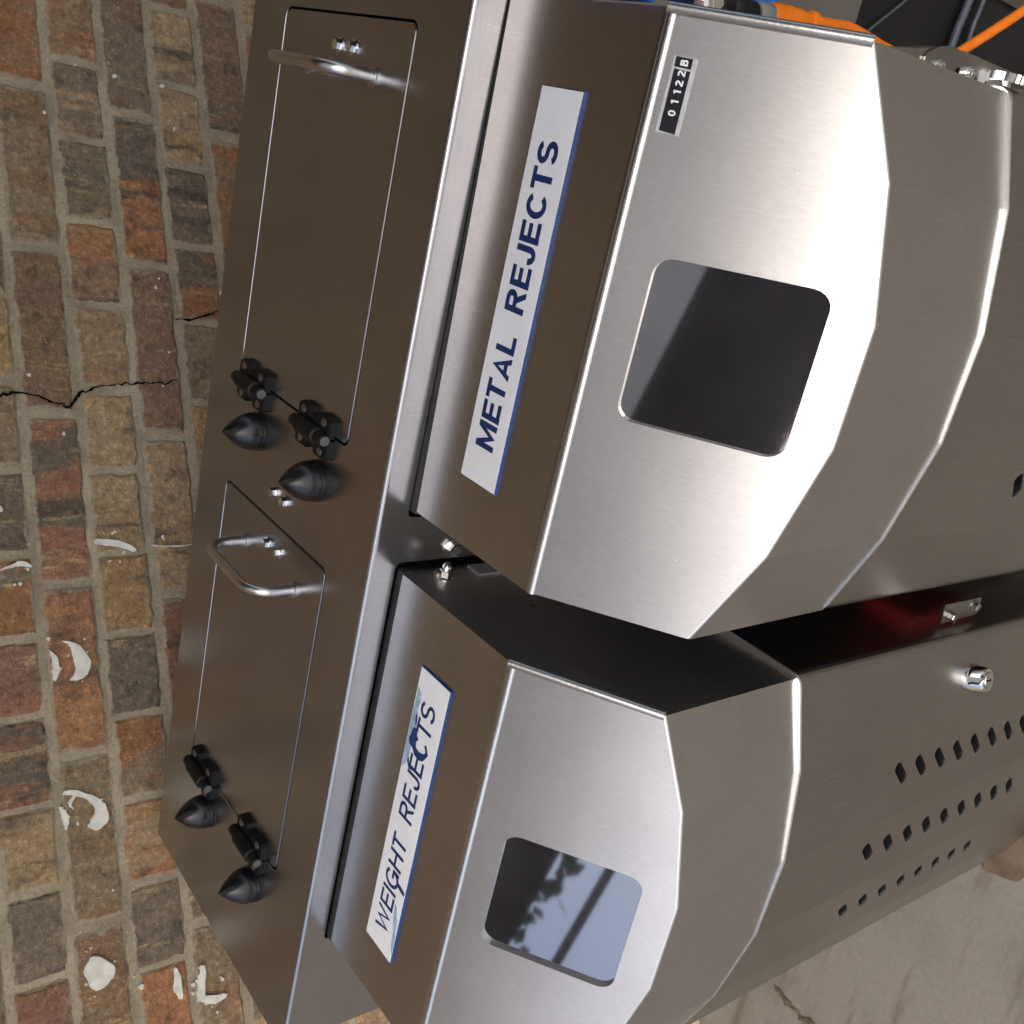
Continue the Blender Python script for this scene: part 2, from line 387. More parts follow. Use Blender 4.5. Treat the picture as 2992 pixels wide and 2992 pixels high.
def skylight_mat():
    m, nt, b = new_mat('translucent_roof_sheet'); nt.nodes.remove(b)
    tr = N(nt, 'ShaderNodeBsdfTranslucent'); df = N(nt, 'ShaderNodeBsdfDiffuse'); mx = N(nt, 'ShaderNodeMixShader'); mx.inputs[0].default_value = .25
    tc = N(nt, 'ShaderNodeTexCoord'); n = N(nt, 'ShaderNodeTexNoise', i_Scale=2.5, i_Detail=4.0); nt.links.new(tc.outputs['Object'], n.inputs[0])
    r = ramp(nt, n.outputs[0], [(.3, (.50, .50, .50)), (.7, (.66, .67, .68))])
    nt.links.new(r.outputs[0], tr.inputs[0]); df.inputs[0].default_value = (.5, .5, .5, 1)
    nt.links.new(tr.outputs[0], mx.inputs[1]); nt.links.new(df.outputs[0], mx.inputs[2])
    nt.links.new(mx.outputs[0], nt.nodes['Material Output'].inputs[0]); return m
M_SKYL = skylight_mat()
M_ROOF = plain('dark_roof_boards', srgb(64, 56, 48), rough=.8, spec=.2, bscale=6, var=.3)

# ------------------------------------------------------------------ setting: floor, roof, brick wall
FZ = -1.39
bm = bmesh.new(); v = [bm.verts.new(p) for p in ((-14, -14, FZ), (14, -14, FZ), (14, 14, FZ), (-14, 14, FZ))]; bm.faces.new(v)
floor = mesh_from('floor', bm, M_FLOOR); floor['kind'] = 'structure'
# open crack in the slab
def ribbon(pts, w, to3d):
    bm = bmesh.new(); P = [Vector(p) for p in pts]; L = []; R = []
    for i, p in enumerate(P):
        t = (P[min(i + 1, len(P) - 1)] - P[max(i - 1, 0)]).normalized(); nrm = Vector((-t.y, t.x))
        ww = w[i] if isinstance(w, (list, tuple)) else w
        L.append(bm.verts.new(to3d(*(p + nrm * ww * .5)))); R.append(bm.verts.new(to3d(*(p - nrm * ww * .5))))
    for i in range(len(P) - 1): bm.faces.new((L[i], R[i], R[i + 1], L[i + 1]))
    return bm
M_DIRT = plain('crack_dirt', srgb(86, 78, 67), rough=.95, spec=.1, bscale=50, var=.4)
def dirt_patch(pts, w, seed):
    rd = random.Random(seed); P = catmull([(x, y, 0) for x, y in pts], 5); L = []; R = []
    for i, p in enumerate(P):
        t = (P[min(i + 1, len(P) - 1)] - P[max(i - 1, 0)]).normalized(); nrm = Vector((-t.y, t.x, 0)); k = math.sin(math.pi * (i + .15) / (len(P) - .7)) ** .6
        L.append(p + nrm * w * k * rd.uniform(.1, 1)); R.append(p - nrm * w * k * rd.uniform(.1, 1))
    bm = bmesh.new(); l = [bm.verts.new((p.x, p.y, FZ + .003)) for p in L]; r = [bm.verts.new((p.x, p.y, FZ + .003)) for p in R]
    for i in range(len(P) - 1): bm.faces.new((l[i], r[i], r[i + 1], l[i + 1]))
    mesh_from('floor_crack', bm, M_DIRT, floor)
dirt_patch([(-1.152, .06), (-1.168, .03), (-1.176, -.005)], .012, 1)
dirt_patch([(-1.178, -.03), (-1.188, -.06), (-1.195, -.10)], .014, 2)
dirt_patch([(-1.190, -.09), (-1.196, -.14), (-1.194, -.20), (-1.205, -.30)], .020, 3)

# roof over the work bay (its eave is behind the photographer)
EAVE_Y, ROOF_Z = -2.13, 2.78
SKX0, SKX1, SKY0, SKY1 = -2.1, 2.6, -1.50, .30          # translucent sheets let into the roof
bm = bmesh.new()
for x0, x1, y0, y1 in ((-9, 9, EAVE_Y, SKY0), (-9, SKX0, SKY0, SKY1), (SKX1, 9, SKY0, SKY1), (-9, 9, SKY1, 7)):
    add_box(bm, (x0, y0, ROOF_Z), (x1, y1, ROOF_Z + .15))
roof = mesh_from('roof', bm, M_ROOF); roof['kind'] = 'structure'
nsk = 5
for i in range(nsk):
    xa = SKX0 + (SKX1 - SKX0) * i / nsk
    mesh_from('skylight_sheet', box_bm((xa - .02, SKY0 - .03, ROOF_Z + .152 + .008 * (i % 2)), (xa + (SKX1 - SKX0) / nsk + .02, SKY1 + .03, ROOF_Z + .158 + .008 * (i % 2))), M_SKYL, roof)
mesh_from('eave_beam', box_bm((-9, EAVE_Y - .34, ROOF_Z + .0), (9, EAVE_Y - .305, ROOF_Z + .04)), M_ROOF, roof)
roof.rotation_euler = (0, 0, math.radians(-13))
# leafy vine at the eave, mirrored in the WEIGHT window
vine = empty('leafy_vine', (-2.5, -1.6, 2.7), 'leafy vine at the roof edge, seen only as a reflection in the WEIGHT window', 'vine')
mesh_from('stem', tube_bm(catmull([(-3.3, -1.42, 2.775), (-2.9, -1.51, 2.765), (-2.5, -1.60, 2.768), (-1.7, -1.78, 2.775)], 5), .012, n=6), plain('vine_stem', (.05, .035, .02), rough=.9), vine)
bm = bmesh.new(); rv = random.Random(3)
for i in range(70):
    t = rv.random(); c = Vector((-2.50, -1.615, 2.76)) + Vector((.974, -.225, 0)) * (t - .5) * 1.7 + Vector((-.225, -.974, 0)) * (rv.gauss(.02, .04) + .06 * math.sin(t * 17)) + Vector((0, 0, rv.gauss(0, .02)))
    d1 = Vector((rv.uniform(-1, 1), rv.uniform(-1, .3), rv.uniform(-.6, .4))).normalized(); d2 = d1.orthogonal().normalized(); l = rv.uniform(.07, .12)
    q = [c, c + d1 * l * .45 + d2 * l * .32, c + d1 * l, c + d1 * l * .45 - d2 * l * .32]
    bm.faces.new([bm.verts.new(p) for p in q])
lv = mesh_from('leaves', bm, plain('vine_leaf', (.035, .06, .02), rough=.6), vine); lv['kind'] = 'stuff'

PSI = math.radians(-31)
WN = Vector((math.sin(PSI), math.cos(PSI), 0)); WT = Vector((math.cos(PSI), -math.sin(PSI), 0)); WD = .85
def wall_pt(u, z, h=0.0):                 # h: proud of the brick face towards the room
    p = WN * (WD - h) + WT * u; return Vector((p.x, p.y, z))
ROT_W = Matrix((WT, WN, Vector((0, 0, 1)))).transposed().to_4x4()   # local x along wall, y into the wall, z up
bm = bmesh.new()
MH = .0045                                # brick face stands this far proud of the mortar
a, b_, c, d = [bm.verts.new(p) for p in ((-7, 0, FZ), (9, 0, FZ), (9, 0, ROOF_Z), (-7, 0, ROOF_Z))]
a2, b2, c2, d2 = [bm.verts.new(p) for p in ((-7, -.3, FZ), (9, -.3, FZ), (9, -.3, ROOF_Z), (-7, -.3, ROOF_Z))]
for f in ((d, c, b_, a), (a2, b2, c2, d2), (a, b_, b2, a2), (c, d, d2, c2), (b_, c, c2, b2), (d, a, a2, d2)): bm.faces.new(f)
bmesh.ops.recalc_face_normals(bm, faces=bm.faces[:])
me = bpy.data.meshes.new('brick_wall'); bm.to_mesh(me); bm.free(); me.materials.append(M_MORTAR)
wall = bpy.data.objects.new('brick_wall', me); link(wall)
wall.location = WN * (WD + MH); wall.rotation_euler = ROT_W.to_euler()
tag(wall, 'weathered brown and red brick wall with thick lime mortar behind the machine', 'brick wall')

PAL = {'o': srgb(174, 126, 88), 'r': srgb(156, 114, 88), 'm': srgb(144, 112, 92), 't': srgb(178, 149, 115), 'g': srgb(182, 148, 104),
       'v': srgb(154, 132, 104), 'd': srgb(140, 123, 102), 'k': srgb(126, 112, 95), 'b': srgb(160, 128, 97)}
LS = .3185
JZ = {-1: .2625, 0: .157, 1: .056, 2: -.053, 3: -.153, 4: -.258, 5: -.365}      # top joint of each course
def top_joint(k): return JZ[k] if k in JZ else (.157 - k * .1045)
known = {  # course: (perpends right to left, colour pairs, each brick lying LEFT of its perpend)
 -1: ([.523, .356, .201, .049, -.092, -.248, -.392, -.546, -.70], ['tv', 'kd', 'do', 'rm', 'kr', 'vt', 'kd', 'mr', 'vd'], ['gt']),
 0: ([1.103, .782, .458, .138, -.173, -.477, -.80], ['vb', 'bm', 'rk', 'ro', 'vb', 'bv', 'rb'], ['ob']),
 1: ([1.171, 1.010, .844, .675, .507, .349, .189, .036, -.116, -.272, -.427, -.581, -.74], ['dt', 'vd', 'ob', 'tb', 'gt', 'gt', 'vg', 'dk', 'ov', 'to', 'kd', 'or', 'bv'], ['bo']),
 2: ([1.083, .762, .416, .099, -.21, -.53, -.85], ['ok', 'bm', 'tb', 'rb', 'dv', 'vb', 'kd'], ['md']),
 3: ([1.336, 1.163, .990, .818, .655, .486], ['vt', 'tg', 'kd', 'ok', 'dv', 'gt', 'bo'], ['bv']),
 4: ([1.072, .752], ['ob', 'bd', 'kd'], ['dm']),
 5: ([1.342, 1.18], ['rt', 'bt', 'vo'], ['tb']),
}
def brick_mesh(w, h, seed):
    rnd = random.Random(seed); bm = bmesh.new(); pts = []
    nx = max(6, int(w / .020)); nz = 5
    def edge(x0, z0, x1, z1, n):
        for i in range(n):
            t = i / n; pts.append((x0 + (x1 - x0) * t, z0 + (z1 - z0) * t))
    hw, hh = w / 2, h / 2
    edge(-hw, -hh, hw, -hh, nx); edge(hw, -hh, hw, hh, nz); edge(hw, hh, -hw, hh, nx); edge(-hw, hh, -hw, -hh, nz)
    J = []
    for (x, z) in pts:
        k = .0026; cr = .35 if abs(abs(x) - hw) < .01 and abs(abs(z) - hh) < .01 else 1
        s = .94 if cr < 1 else 1
        J.append((x * (1 - (1 - s) * .12) + rnd.uniform(-k, k), z * s + rnd.uniform(-k, k)))
    out = [bm.verts.new((x, -.02, z)) for x, z in J]
    mid = [bm.verts.new((x, -.004 + rnd.uniform(-.0012, .0012), z)) for x, z in J]
    tilt = (rnd.uniform(-.008, .008), rnd.uniform(-.02, .02))
    inn = [bm.verts.new((x * (1 - .006 / hw), tilt[0] * x + tilt[1] * z + rnd.uniform(-.001, .001), z * (1 - .007 / hh))) for x, z in J]
    n = len(J)
    for A, B in ((out, mid), (mid, inn)):
        for i in range(n): bm.faces.new((A[i], A[(i + 1) % n], B[(i + 1) % n], B[i]))
    bm.faces.new(inn)
    bmesh.ops.recalc_face_normals(bm, faces=bm.faces[:])
    me = bpy.data.meshes.new('brick'); bm.to_mesh(me); bm.free(); me.materials.append(M_BRICK)
    return me
_cache = {}
def put_brick(u0, u1, k, cols):
    zt, zb = top_joint(k), top_joint(k + 1)
    w = (u1 - u0) - random.uniform(.010, .015); h = (zt - zb) - random.uniform(.010, .014)
    key = (round(w, 2), random.randrange(6), round(h, 2))
    if key not in _cache: _cache[key] = brick_mesh(w, h, hash(key) & 0xffff)
    o = bpy.data.objects.new('brick', _cache[key]); link(o, wall)
    o.location = ((u0 + u1) / 2 + random.uniform(-.001, .001), MH + random.uniform(-.0015, .001), (zt + zb) / 2 + random.uniform(-.0015, .0015))
    def j(c, k=None):
        k = random.uniform(.86, 1.14); return tuple(min(1, x * k * random.uniform(.98, 1.02)) for x in c[:3])
    o.color = (*j(PAL[cols[0]]), 1); o['tone'] = [float(x) for x in j(PAL[cols[1]])]
keys = list('orbmtgvdkbdvt')
for k in range(-3, 11):
    header = (k % 2 != 0); L = LS / 2 if header else LS
    lo, hi = (-1.15, 1.75) if -3 <= k <= 6 else (-1.5, -.55)
    if k in known:
        per, cols, first = known[k]
        right = list(per); u = right[0]; bricks = [(per[0], per[0] + L, first[0])]
        for i, p_ in enumerate(per): bricks.append((per[i + 1] if i + 1 < len(per) else p_ - L, p_, cols[i] if i < len(cols) else 'vb'))
        u = per[0] + L
        while u < hi: bricks.append((u, u + L, random.choice(keys) + random.choice(keys))); u += L
        u = bricks[len(per)][0]
        while u > lo: bricks.append((u - L, u, random.choice(keys) + random.choice(keys))); u -= L
    else:
        bricks = []; u = lo + (.0 if header else .08) + (k % 4) * .03
        while u < hi: bricks.append((u, u + L, random.choice(keys) + random.choice(keys))); u += L
    for u0, u1, cc in bricks: put_brick(u0, u1, k, cc)

# rest of the wall face above and beside the frame: one mesh of bricks
bm = bmesh.new(); lay = bm.loops.layers.float_color.new('Col')
for k in range(-24, 12):
    header = (k % 2 != 0); L = LS / 2 if header else LS
    zt, zb = top_joint(k), top_joint(k + 1)
    if zt > ROOF_Z or zb < FZ: continue
    u = -5 + (k % 4) * .04
    while u < 6:
        lo, hi = (-1.15, 1.75) if -3 <= k <= 6 else (-1.5, -.55)
        if not (-3 <= k <= 10 and u + L > lo - L and u < hi + L):
            vs_, fs_ = add_box(bm, (u + .008, -.02, zb + .008), (u + L - .008, MH, zt - .008))
            c = PAL[random.choice(keys)]; c = [x * random.uniform(.8, 1.15) for x in c[:3]] + [1]
            for f in fs_:
                for lp in f.loops: lp[lay] = c
        u += L
me = bpy.data.meshes.new('far_bricks'); bm.to_mesh(me); bm.free()
m, nt, b = new_mat('far_brick'); an = N(nt, 'ShaderNodeVertexColor'); an.layer_name = 'Col'
nt.links.new(an.outputs[0], b.inputs['Base Color']); b.inputs['Roughness'].default_value = .85
me.materials.append(m); fb = bpy.data.objects.new('far_bricks', me); link(fb, wall); fb['kind'] = 'stuff'

# plaster splats, drips and cracks on the wall
def splat(name, pts, mat, thick=.004, h0=.0015, jit=.0022):
    n = []; Q = [Vector(q) for q in pts]; m0 = len(Q)
    for i in range(m0):
        a, b, c, d = Q[i - 1], Q[i], Q[(i + 1) % m0], Q[(i + 2) % m0]
        for k in range(4):
            t = k / 4; p = .5 * ((2 * b) + (c - a) * t + (2 * a - 5 * b + 4 * c - d) * t * t + (3 * b - a - 3 * c + d) * t ** 3)
            n.append(p + Vector((random.uniform(-jit, jit), random.uniform(-jit, jit))))
    bm = bmesh.new(); cen = sum(n, Vector((0, 0))) / len(n)
    lo = [bm.verts.new((p.x, MH + h0 - .006, p.y)) for p in n]
    md = [bm.verts.new((p.x, MH + h0 + thick * .5, p.y)) for p in n]
    inn = []
    for i, p in enumerate(n):
        e1 = (n[i] - n[i - 1]).normalized(); e2 = (n[(i + 1) % len(n)] - n[i]).normalized(); t = (e1 + e2)
        t = t.normalized() if t.length > 1e-4 else e1
        inn.append(p + Vector((-t.y, t.x)) * (-.0008 if area(n) < 0 else .0008))
    up = [bm.verts.new((p.x, MH + h0 + thick * random.uniform(.8, 1.1), p.y)) for p in inn]
    m_ = len(n)
    for A, B in ((lo, md), (md, up)):
        for i in range(m_): bm.faces.new((A[i], A[(i + 1) % m_], B[(i + 1) % m_], B[i]))
    bmesh.ops.triangulate(bm, faces=[bm.faces.new(up)], ngon_method='EAR_CLIP')
    bmesh.ops.recalc_face_normals(bm, faces=bm.faces[:])
    me = bpy.data.meshes.new(name); bm.to_mesh(me); bm.free(); me.materials.append(mat)
    o = bpy.data.objects.new(name, me); link(o, wall); return o
def crumbs(cu, cz, n, spread):
    for i in range(n):
        a = random.uniform(0, 6.28); rr = spread * random.uniform(.5, 1.2); r = random.uniform(.0012, .004)
        uu, zz = cu + rr * math.cos(a), cz + rr * .8 * math.sin(a)
        splat('plaster_crumb', [(uu + r * random.uniform(.4, 1.5) * math.cos(q), zz + r * random.uniform(.4, 1.3) * math.sin(q)) for q in (5.2, 3.9, 2.6, 1.3, 0)], M_PLASTER, thick=.002, jit=.0004)
def area(n): return sum(n[i].x * n[(i + 1) % len(n)].y - n[(i + 1) % len(n)].x * n[i].y for i in range(len(n)))
def band(path, w):
    P = [Vector(p) for p in path]; L = []; R = []
    for i, p in enumerate(P):
        t = (P[min(i + 1, len(P) - 1)] - P[max(i - 1, 0)]).normalized(); n = Vector((-t.y, t.x))
        L.append(p + n * w[i] * random.uniform(.35, .6)); R.append(p - n * w[i] * random.uniform(.35, .6))
    splat('plaster_splat', [tuple(q) for q in L + R[::-1]], M_PLASTER, thick=random.uniform(.0025, .004), jit=.0014)
band([(.036, .123), (.029, .106), (.012, .091), (-.012, .086), (-.027, .094), (-.035, .116)], [.003, .006, .010, .016, .014, .006])
band([(.022, .147), (.006, .140), (-.014, .140), (-.030, .143)], [.003, .010, .013, .006])
band([(-.233, .146), (-.237, .124), (-.251, .102), (-.271, .085), (-.290, .086), (-.306, .102)], [.007, .007, .011, .018, .026, .016])
band([(-.243, .129), (-.252, .138), (-.264, .134)], [.004, .006, .003])
band([(-.256, .154), (-.276, .147), (-.296, .148)], [.004, .013, .005])
band([(-.532, .128), (-.545, .116), (-.562, .115), (-.586, .118)], [.022, .046, .052, .022])
band([(-.607, -.070), (-.622, -.074), (-.640, -.062), (-.662, -.062), (-.674, -.082), (-.675, -.110)], [.010, .010, .007, .014, .020, .010])
band([(-.596, -.020), (-.612, -.024), (-.630, -.020), (-.650, -.026)], [.006, .010, .012, .006])
band([(.216, .047), (.211, .025), (.206, .004), (.195, -.022)], [.012, .013, .010, .010])
band([(.176, .215), (.181, .195), (.186, .182), (.178, .166)], [.003, .006, .010, .004])
band([(.200, -.060), (.195, -.091), (.197, -.138)], [.003, .003, .002])
for cu, cz, n_, sp_ in ((0, .1, 7, .04), (-.27, .11, 9, .045), (-.555, .115, 8, .04), (-.65, -.08, 9, .05), (.205, .015, 6, .03), (.18, .19, 4, .03)): crumbs(cu, cz, n_, sp_)
for i in range(26):
    uu, zz = random.uniform(-.8, 1.3), random.uniform(-.3, .26); r = random.uniform(.002, .0055)
    splat('plaster_fleck', [(uu + r * random.uniform(.5, 1.4) * math.cos(a), zz + r * random.uniform(.4, 1.2) * math.sin(a)) for a in (5.2, 3.9, 2.6, 1.3, 0)], M_PLASTER, thick=.002, jit=.0004)
def wall_ribbon(pts, w):
    P2, W2 = [], []
    for i in range(len(pts) - 1):
        a, b = Vector(pts[i]), Vector(pts[i + 1])
        for k in range(4):
            t = k / 4; P2.append(a.lerp(b, t) + Vector((random.gauss(0, .0012), random.gauss(0, .0012)))); W2.append(max(.0008, (w[i] * (1 - t) + w[i + 1] * t) * random.uniform(.35, 1.5)))
    pts, w = P2, W2
    bm = ribbon(pts, w, lambda u, z: (u, MH + .0025, z))
    me = bpy.data.meshes.new('wall_crack'); bm.to_mesh(me); bm.free(); me.materials.append(M_CRACK)
    link(bpy.data.objects.new('wall_crack', me), wall)
wall_ribbon([(.490, .24), (.493, .192), (.498, .173), (.496, .137), (.489, .12), (.481, .104), (.478, .09), (.471, .074), (.484, .066), (.499, .052), (.508, .03), (.516, .014), (.517, -.01), (.519, -.033), (.521, -.05), (.522, -.068), (.524, -.09), (.523, -.114), (.533, -.146)],
            [.003, .004, .0045, .003, .004, .005, .003, .005, .004, .006, .005, .003, .003, .003, .003, .0035, .003, .003, .001])
wall_ribbon([(.657, -.150), (.659, -.183), (.664, -.20), (.673, -.223), (.682, -.247), (.69, -.27)], [.003, .005, .003, .004, .003, .001])

# wall pieces were laid out with y pointing out of the wall: turn them to the wall's own frame
_flip = set()
for o in [wall] + list(wall.children):
    if o is not wall: o.location.y = -o.location.y
    if o.data.name in _flip: continue
    _flip.add(o.data.name)
    for v in o.data.vertices: v.co.y = -v.co.y
    o.data.flip_normals()

# ------------------------------------------------------------------ the machine cabinet
XL, XR, D = -.705, 1.02, .5223
OFF = .668
mach = empty('sorting_machine', (.15, .26, FZ), 'brushed steel machine cabinet with flat lidded deck against the brick wall', 'machine')
LIDS = [(.2131, .7072), (.2131 - OFF, .7072 - OFF)]
LY0, LY1 = .098, .4215
XC = [.4595, -.2090]
PB = -.617                                  # bottom edge of the front plate
RB = .0065                                  # bend radius at the deck's front edge
bm = bmesh.new()
outer = [bm.verts.new((x, y, 0)) for x, y in ((XL, RB), (XR, RB), (XR, D), (XL, D))]
holes = []
for x0, x1 in LIDS: holes.append([bm.verts.new((x, y, 0)) for x, y in rrect(x0 - .0016, LY0 - .0016, x1 + .0016, LY1 + .0016, .013)])
fill_holes(bm, outer, holes, (0, 0, 1))
for h in holes:                             # rolled-down rim of each lid opening
    lo = [bm.verts.new((v.co.x, v.co.y, -.009)) for v in h]
    for i in range(len(h)): bm.faces.new((h[i], lo[i], lo[(i + 1) % len(h)], h[(i + 1) % len(h)]))
bmesh.ops.bevel(bm, geom=[bm.edges.get((h[i], h[(i + 1) % len(h)])) for h in holes for i in range(len(h))], offset=.0016, segments=2, affect='EDGES', profile=.5)
prev = [outer[0], outer[1]]
for k in range(1, 7):
    a = math.pi / 2 * k / 6
    cur = [bm.verts.new((x, RB - RB * math.sin(a), -RB + RB * math.cos(a))) for x in (XL, XR)]
    bm.faces.new((prev[0], cur[0], cur[1], prev[1])); prev = cur
pl = prev + [bm.verts.new((XR, 0, PB)), bm.verts.new((XL, 0, PB))]
ph = []
for i, xc in enumerate(XC):
    top = (-.0418, -.0385)[i]
    lo_, hi_ = xc - .303, xc + .3035
    pts = [(hi_, -.60), (hi_, top - .008), (hi_ - .0024, top - .0024), (hi_ - .008, top), (lo_ + .006, top), (lo_ + .0018, top - .0018), (lo_, top - .006), (lo_, -.60)]
    ph.append([bm.verts.new((x, 0, z)) for x, z in pts])
fill_holes(bm, pl, ph, (0, -1, 0))
for h in ph:
    bk = [bm.verts.new((v.co.x, .004, v.co.z)) for v in h]
    for i in range(len(h)): bm.faces.new((h[i], h[(i + 1) % len(h)], bk[(i + 1) % len(h)], bk[i]))
sl = [bm.verts.new(p) for p in ((XL, 0, PB), (XL, D, PB), (XL, D, 0), (XL, RB, 0), (XL, .002, -.002), (XL, 0, -RB))]; bm.faces.new(sl[::-1])
sr = [bm.verts.new(p) for p in ((XR, 0, PB), (XR, D, PB), (XR, D, 0), (XR, RB, 0), (XR, .002, -.002), (XR, 0, -RB))]; bm.faces.new(sr)
bmesh.ops.remove_doubles(bm, verts=bm.verts[:], dist=1e-5)
mesh_from('deck', bm, M_DECK, mach)
mesh_from('inner_shade_box', box_bm((XL + .01, .035, PB + .005), (XR - .01, D - .01, -.02)), M_DARK, mach)  # near-black box standing for the shade below the deck
for x in (XL + .03, XR - .03):
    for y in (.04, D - .04): mesh_from('leg', box_bm((x - .02, y - .02, FZ), (x + .02, y + .02, PB + .001)), M_SIDE, mach)

mesh_from('shade_filler_box', box_bm((-.55, .03, FZ + .002), (1.35, .50, PB - .006), .01), plain('under_cabinet_shade', (.010, .010, .011), rough=.42, spec=.4, bscale=8, var=.4), mach)  # added black box standing for the darkness under the cabinet

def hexbolt(parent, base, axis, r=.0072, h=.0062, washer=True, name='bolt', mat=None):
    bm = bmesh.new(); z = 0
    if washer: add_lathe(bm, base, axis, [(r * 1.25, 0), (r * 1.25, .0014)], n=20); z = .0014
    add_lathe(bm, base, axis, [(r, z), (r, z + h * .85), (r * .86, z + h)], n=6, phase=random.uniform(0, 1))
    return mesh_from(name, bm, mat or M_CHROME, parent)

def make_lid(x0, x1):
    lid = part_empty('lid', mach, ((x0 + x1) / 2, (LY0 + LY1) / 2, 0))
    pts = rrect(x0 + .0012, LY0 + .0012, x1 - .0012, LY1 - .0012, .011)
    bm = plate_bm(pts, .006, lambda a, b, h: (a, b, -.006 + h), None)
    top = [e for e in bm.edges if abs(e.verts[0].co.z) < 1e-6 and abs(e.verts[1].co.z) < 1e-6]
    bmesh.ops.bevel(bm, geom=top, offset=.0013, segments=2, affect='EDGES')
    mesh_from('lid_plate', bm, M_DECK, lid)
    hx, ya, yb, H = x0 + .430, .172, .336, .062
    path = [(hx, ya, .001), (hx, ya, .028)]
    R_ = .034
    for k in range(1, 9):
        a = math.pi / 2 * k / 8; path.append((hx, ya + R_ - R_ * math.cos(a), H - R_ + R_ * math.sin(a)))
    for k in range(0, 9):
        a = math.pi / 2 * k / 8; path.append((hx, yb - R_ + R_ * math.sin(a), H - R_ + R_ * math.cos(a)))
    path += [(hx, yb, .028), (hx, yb, .001)]
    mesh_from('handle', tube_bm(path, .0074, n=18), M_HANDLE, lid, smooth=True)
    for y in (ya, yb):
        mesh_from('handle_collar', lathe_bm((hx, y, 0), (0, 0, 1), [(.0115, 0), (.0115, .0022), (.0098, .0034), (.0098, .0062), (.0078, .0066)], n=22), M_HANDLE, lid, smooth=30)
    for y in (.2655, .231): hexbolt(lid, (x0 + .4585, y, 0), (0, 0, 1))
    return lid
for x0, x1 in LIDS: make_lid(x0, x1)

def make_hinge(cx, cy, parent):
    hg = part_empty('hinge', parent, (cx, cy, 0))
    T = .0105
    for s in (-1, 1):
        pts = [(cx + s * .0015, cy - .043), (cx + s * .024, cy - .043), (cx + s * .0285, cy - .038), (cx + s * .0285, cy - .012), (cx + s * .021, cy - .008), (cx + s * .021, cy + .008), (cx + s * .0285, cy + .012), (cx + s * .0285, cy + .038), (cx + s * .024, cy + .043), (cx + s * .0015, cy + .043)]
        if s < 0: pts = pts[::-1]
        bm = plate_bm(pts, T, lambda a, b, h: (a, b, h), None)
        bmesh.ops.bevel(bm, geom=[e for e in bm.edges if e.verts[0].co.z > T - 1e-5 and e.verts[1].co.z > T - 1e-5], offset=.0014, segments=2, affect='EDGES')
        mesh_from('hinge_leaf', bm, M_PLASTIC, hg)
        for sy in (-1, 1):
            mesh_from('screw', lathe_bm((cx + s * .0195, cy + sy * .028, T - .0012), (0, 0, 1), [(.0062, 0), (.0062, .0016), (.0045, .0026), (.0018, .0018), (0, .0018)], n=14, cap1=False), M_SCREW, hg)
    bm = bmesh.new()
    add_lathe(bm, (cx, cy - .044, .0145), (0, 1, 0), [(.0072, 0), (.0082, .001), (.0082, .018)], n=20)
    add_lathe(bm, (cx, cy - .0255, .0145), (0, 1, 0), [(.0095, 0), (.0118, .0015), (.0118, .047), (.0095, .0485)], n=20)
    add_lathe(bm, (cx, cy + .0235, .0145), (0, 1, 0), [(.0088, 0), (.0088, .0185), (.0078, .0205)], n=20)
    mesh_from('knuckle', bm, M_PLASTIC, hg, smooth=35)
    mesh_from('pin_cap', lathe_bm((cx, cy - .0442, .0145), (0, -1, 0), [(.0066, 0), (.0066, .0008), (.005, .0012)], n=18), plain('grey_pin', (.10, .10, .10), rough=.5) if 'grey_pin' not in bpy.data.materials else bpy.data.materials['grey_pin'], hg)
for i in range(2):
    for cy in (.362, .1725): make_hinge(.2092 - OFF * i, cy, mach)
prof = [(.0278, 0), (.0284, .0012), (.0284, .0042), (.0272, .0052), (.0272, .0066)]
for k in range(0, 17):
    t = k / 16; prof.append((max(.0009, .0276 * (1 - t ** 1.9) ** .9), .0072 + .0473 * t))
prof.append((0, .0547))
for i in range(2):
    for (x, y) in ((.1462, .341), (.1432, .1585)):
        mesh_from('rubber_bumper', lathe_bm((x - OFF * i, y, 0), (0, 0, 1), prof, n=36), M_RUBBER, mach, smooth=50)
for y in (.2665, .2325): hexbolt(mach, (.082, y, 0), (0, 0, 1))
hexbolt(mach, (.1085, 0, -.120), (0, -1, 0), r=.010, h=.010)

# ------------------------------------------------------------------ reject bins
Y2, Z2, TA = -.2317, -.046, .625
FAC = [(.285, -.383), (.178, -.4235), (.058, -.4465), (-.058, -.4465), (-.178, -.4235), (-.285, -.383)]
ZB = -.366
NS = Vector((0, -TA, 1)).normalized()       # normal of the sloping window face
def slope_z(y): return Z2 - TA * (Y2 - y)

def arc(cx, cy, rx, ry, a0, a1, n=14):
    return [(cx + rx * math.cos(math.radians(a0 + (a1 - a0) * i / n)), cy + ry * math.sin(math.radians(a0 + (a1 - a0) * i / n))) for i in range(n + 1)]

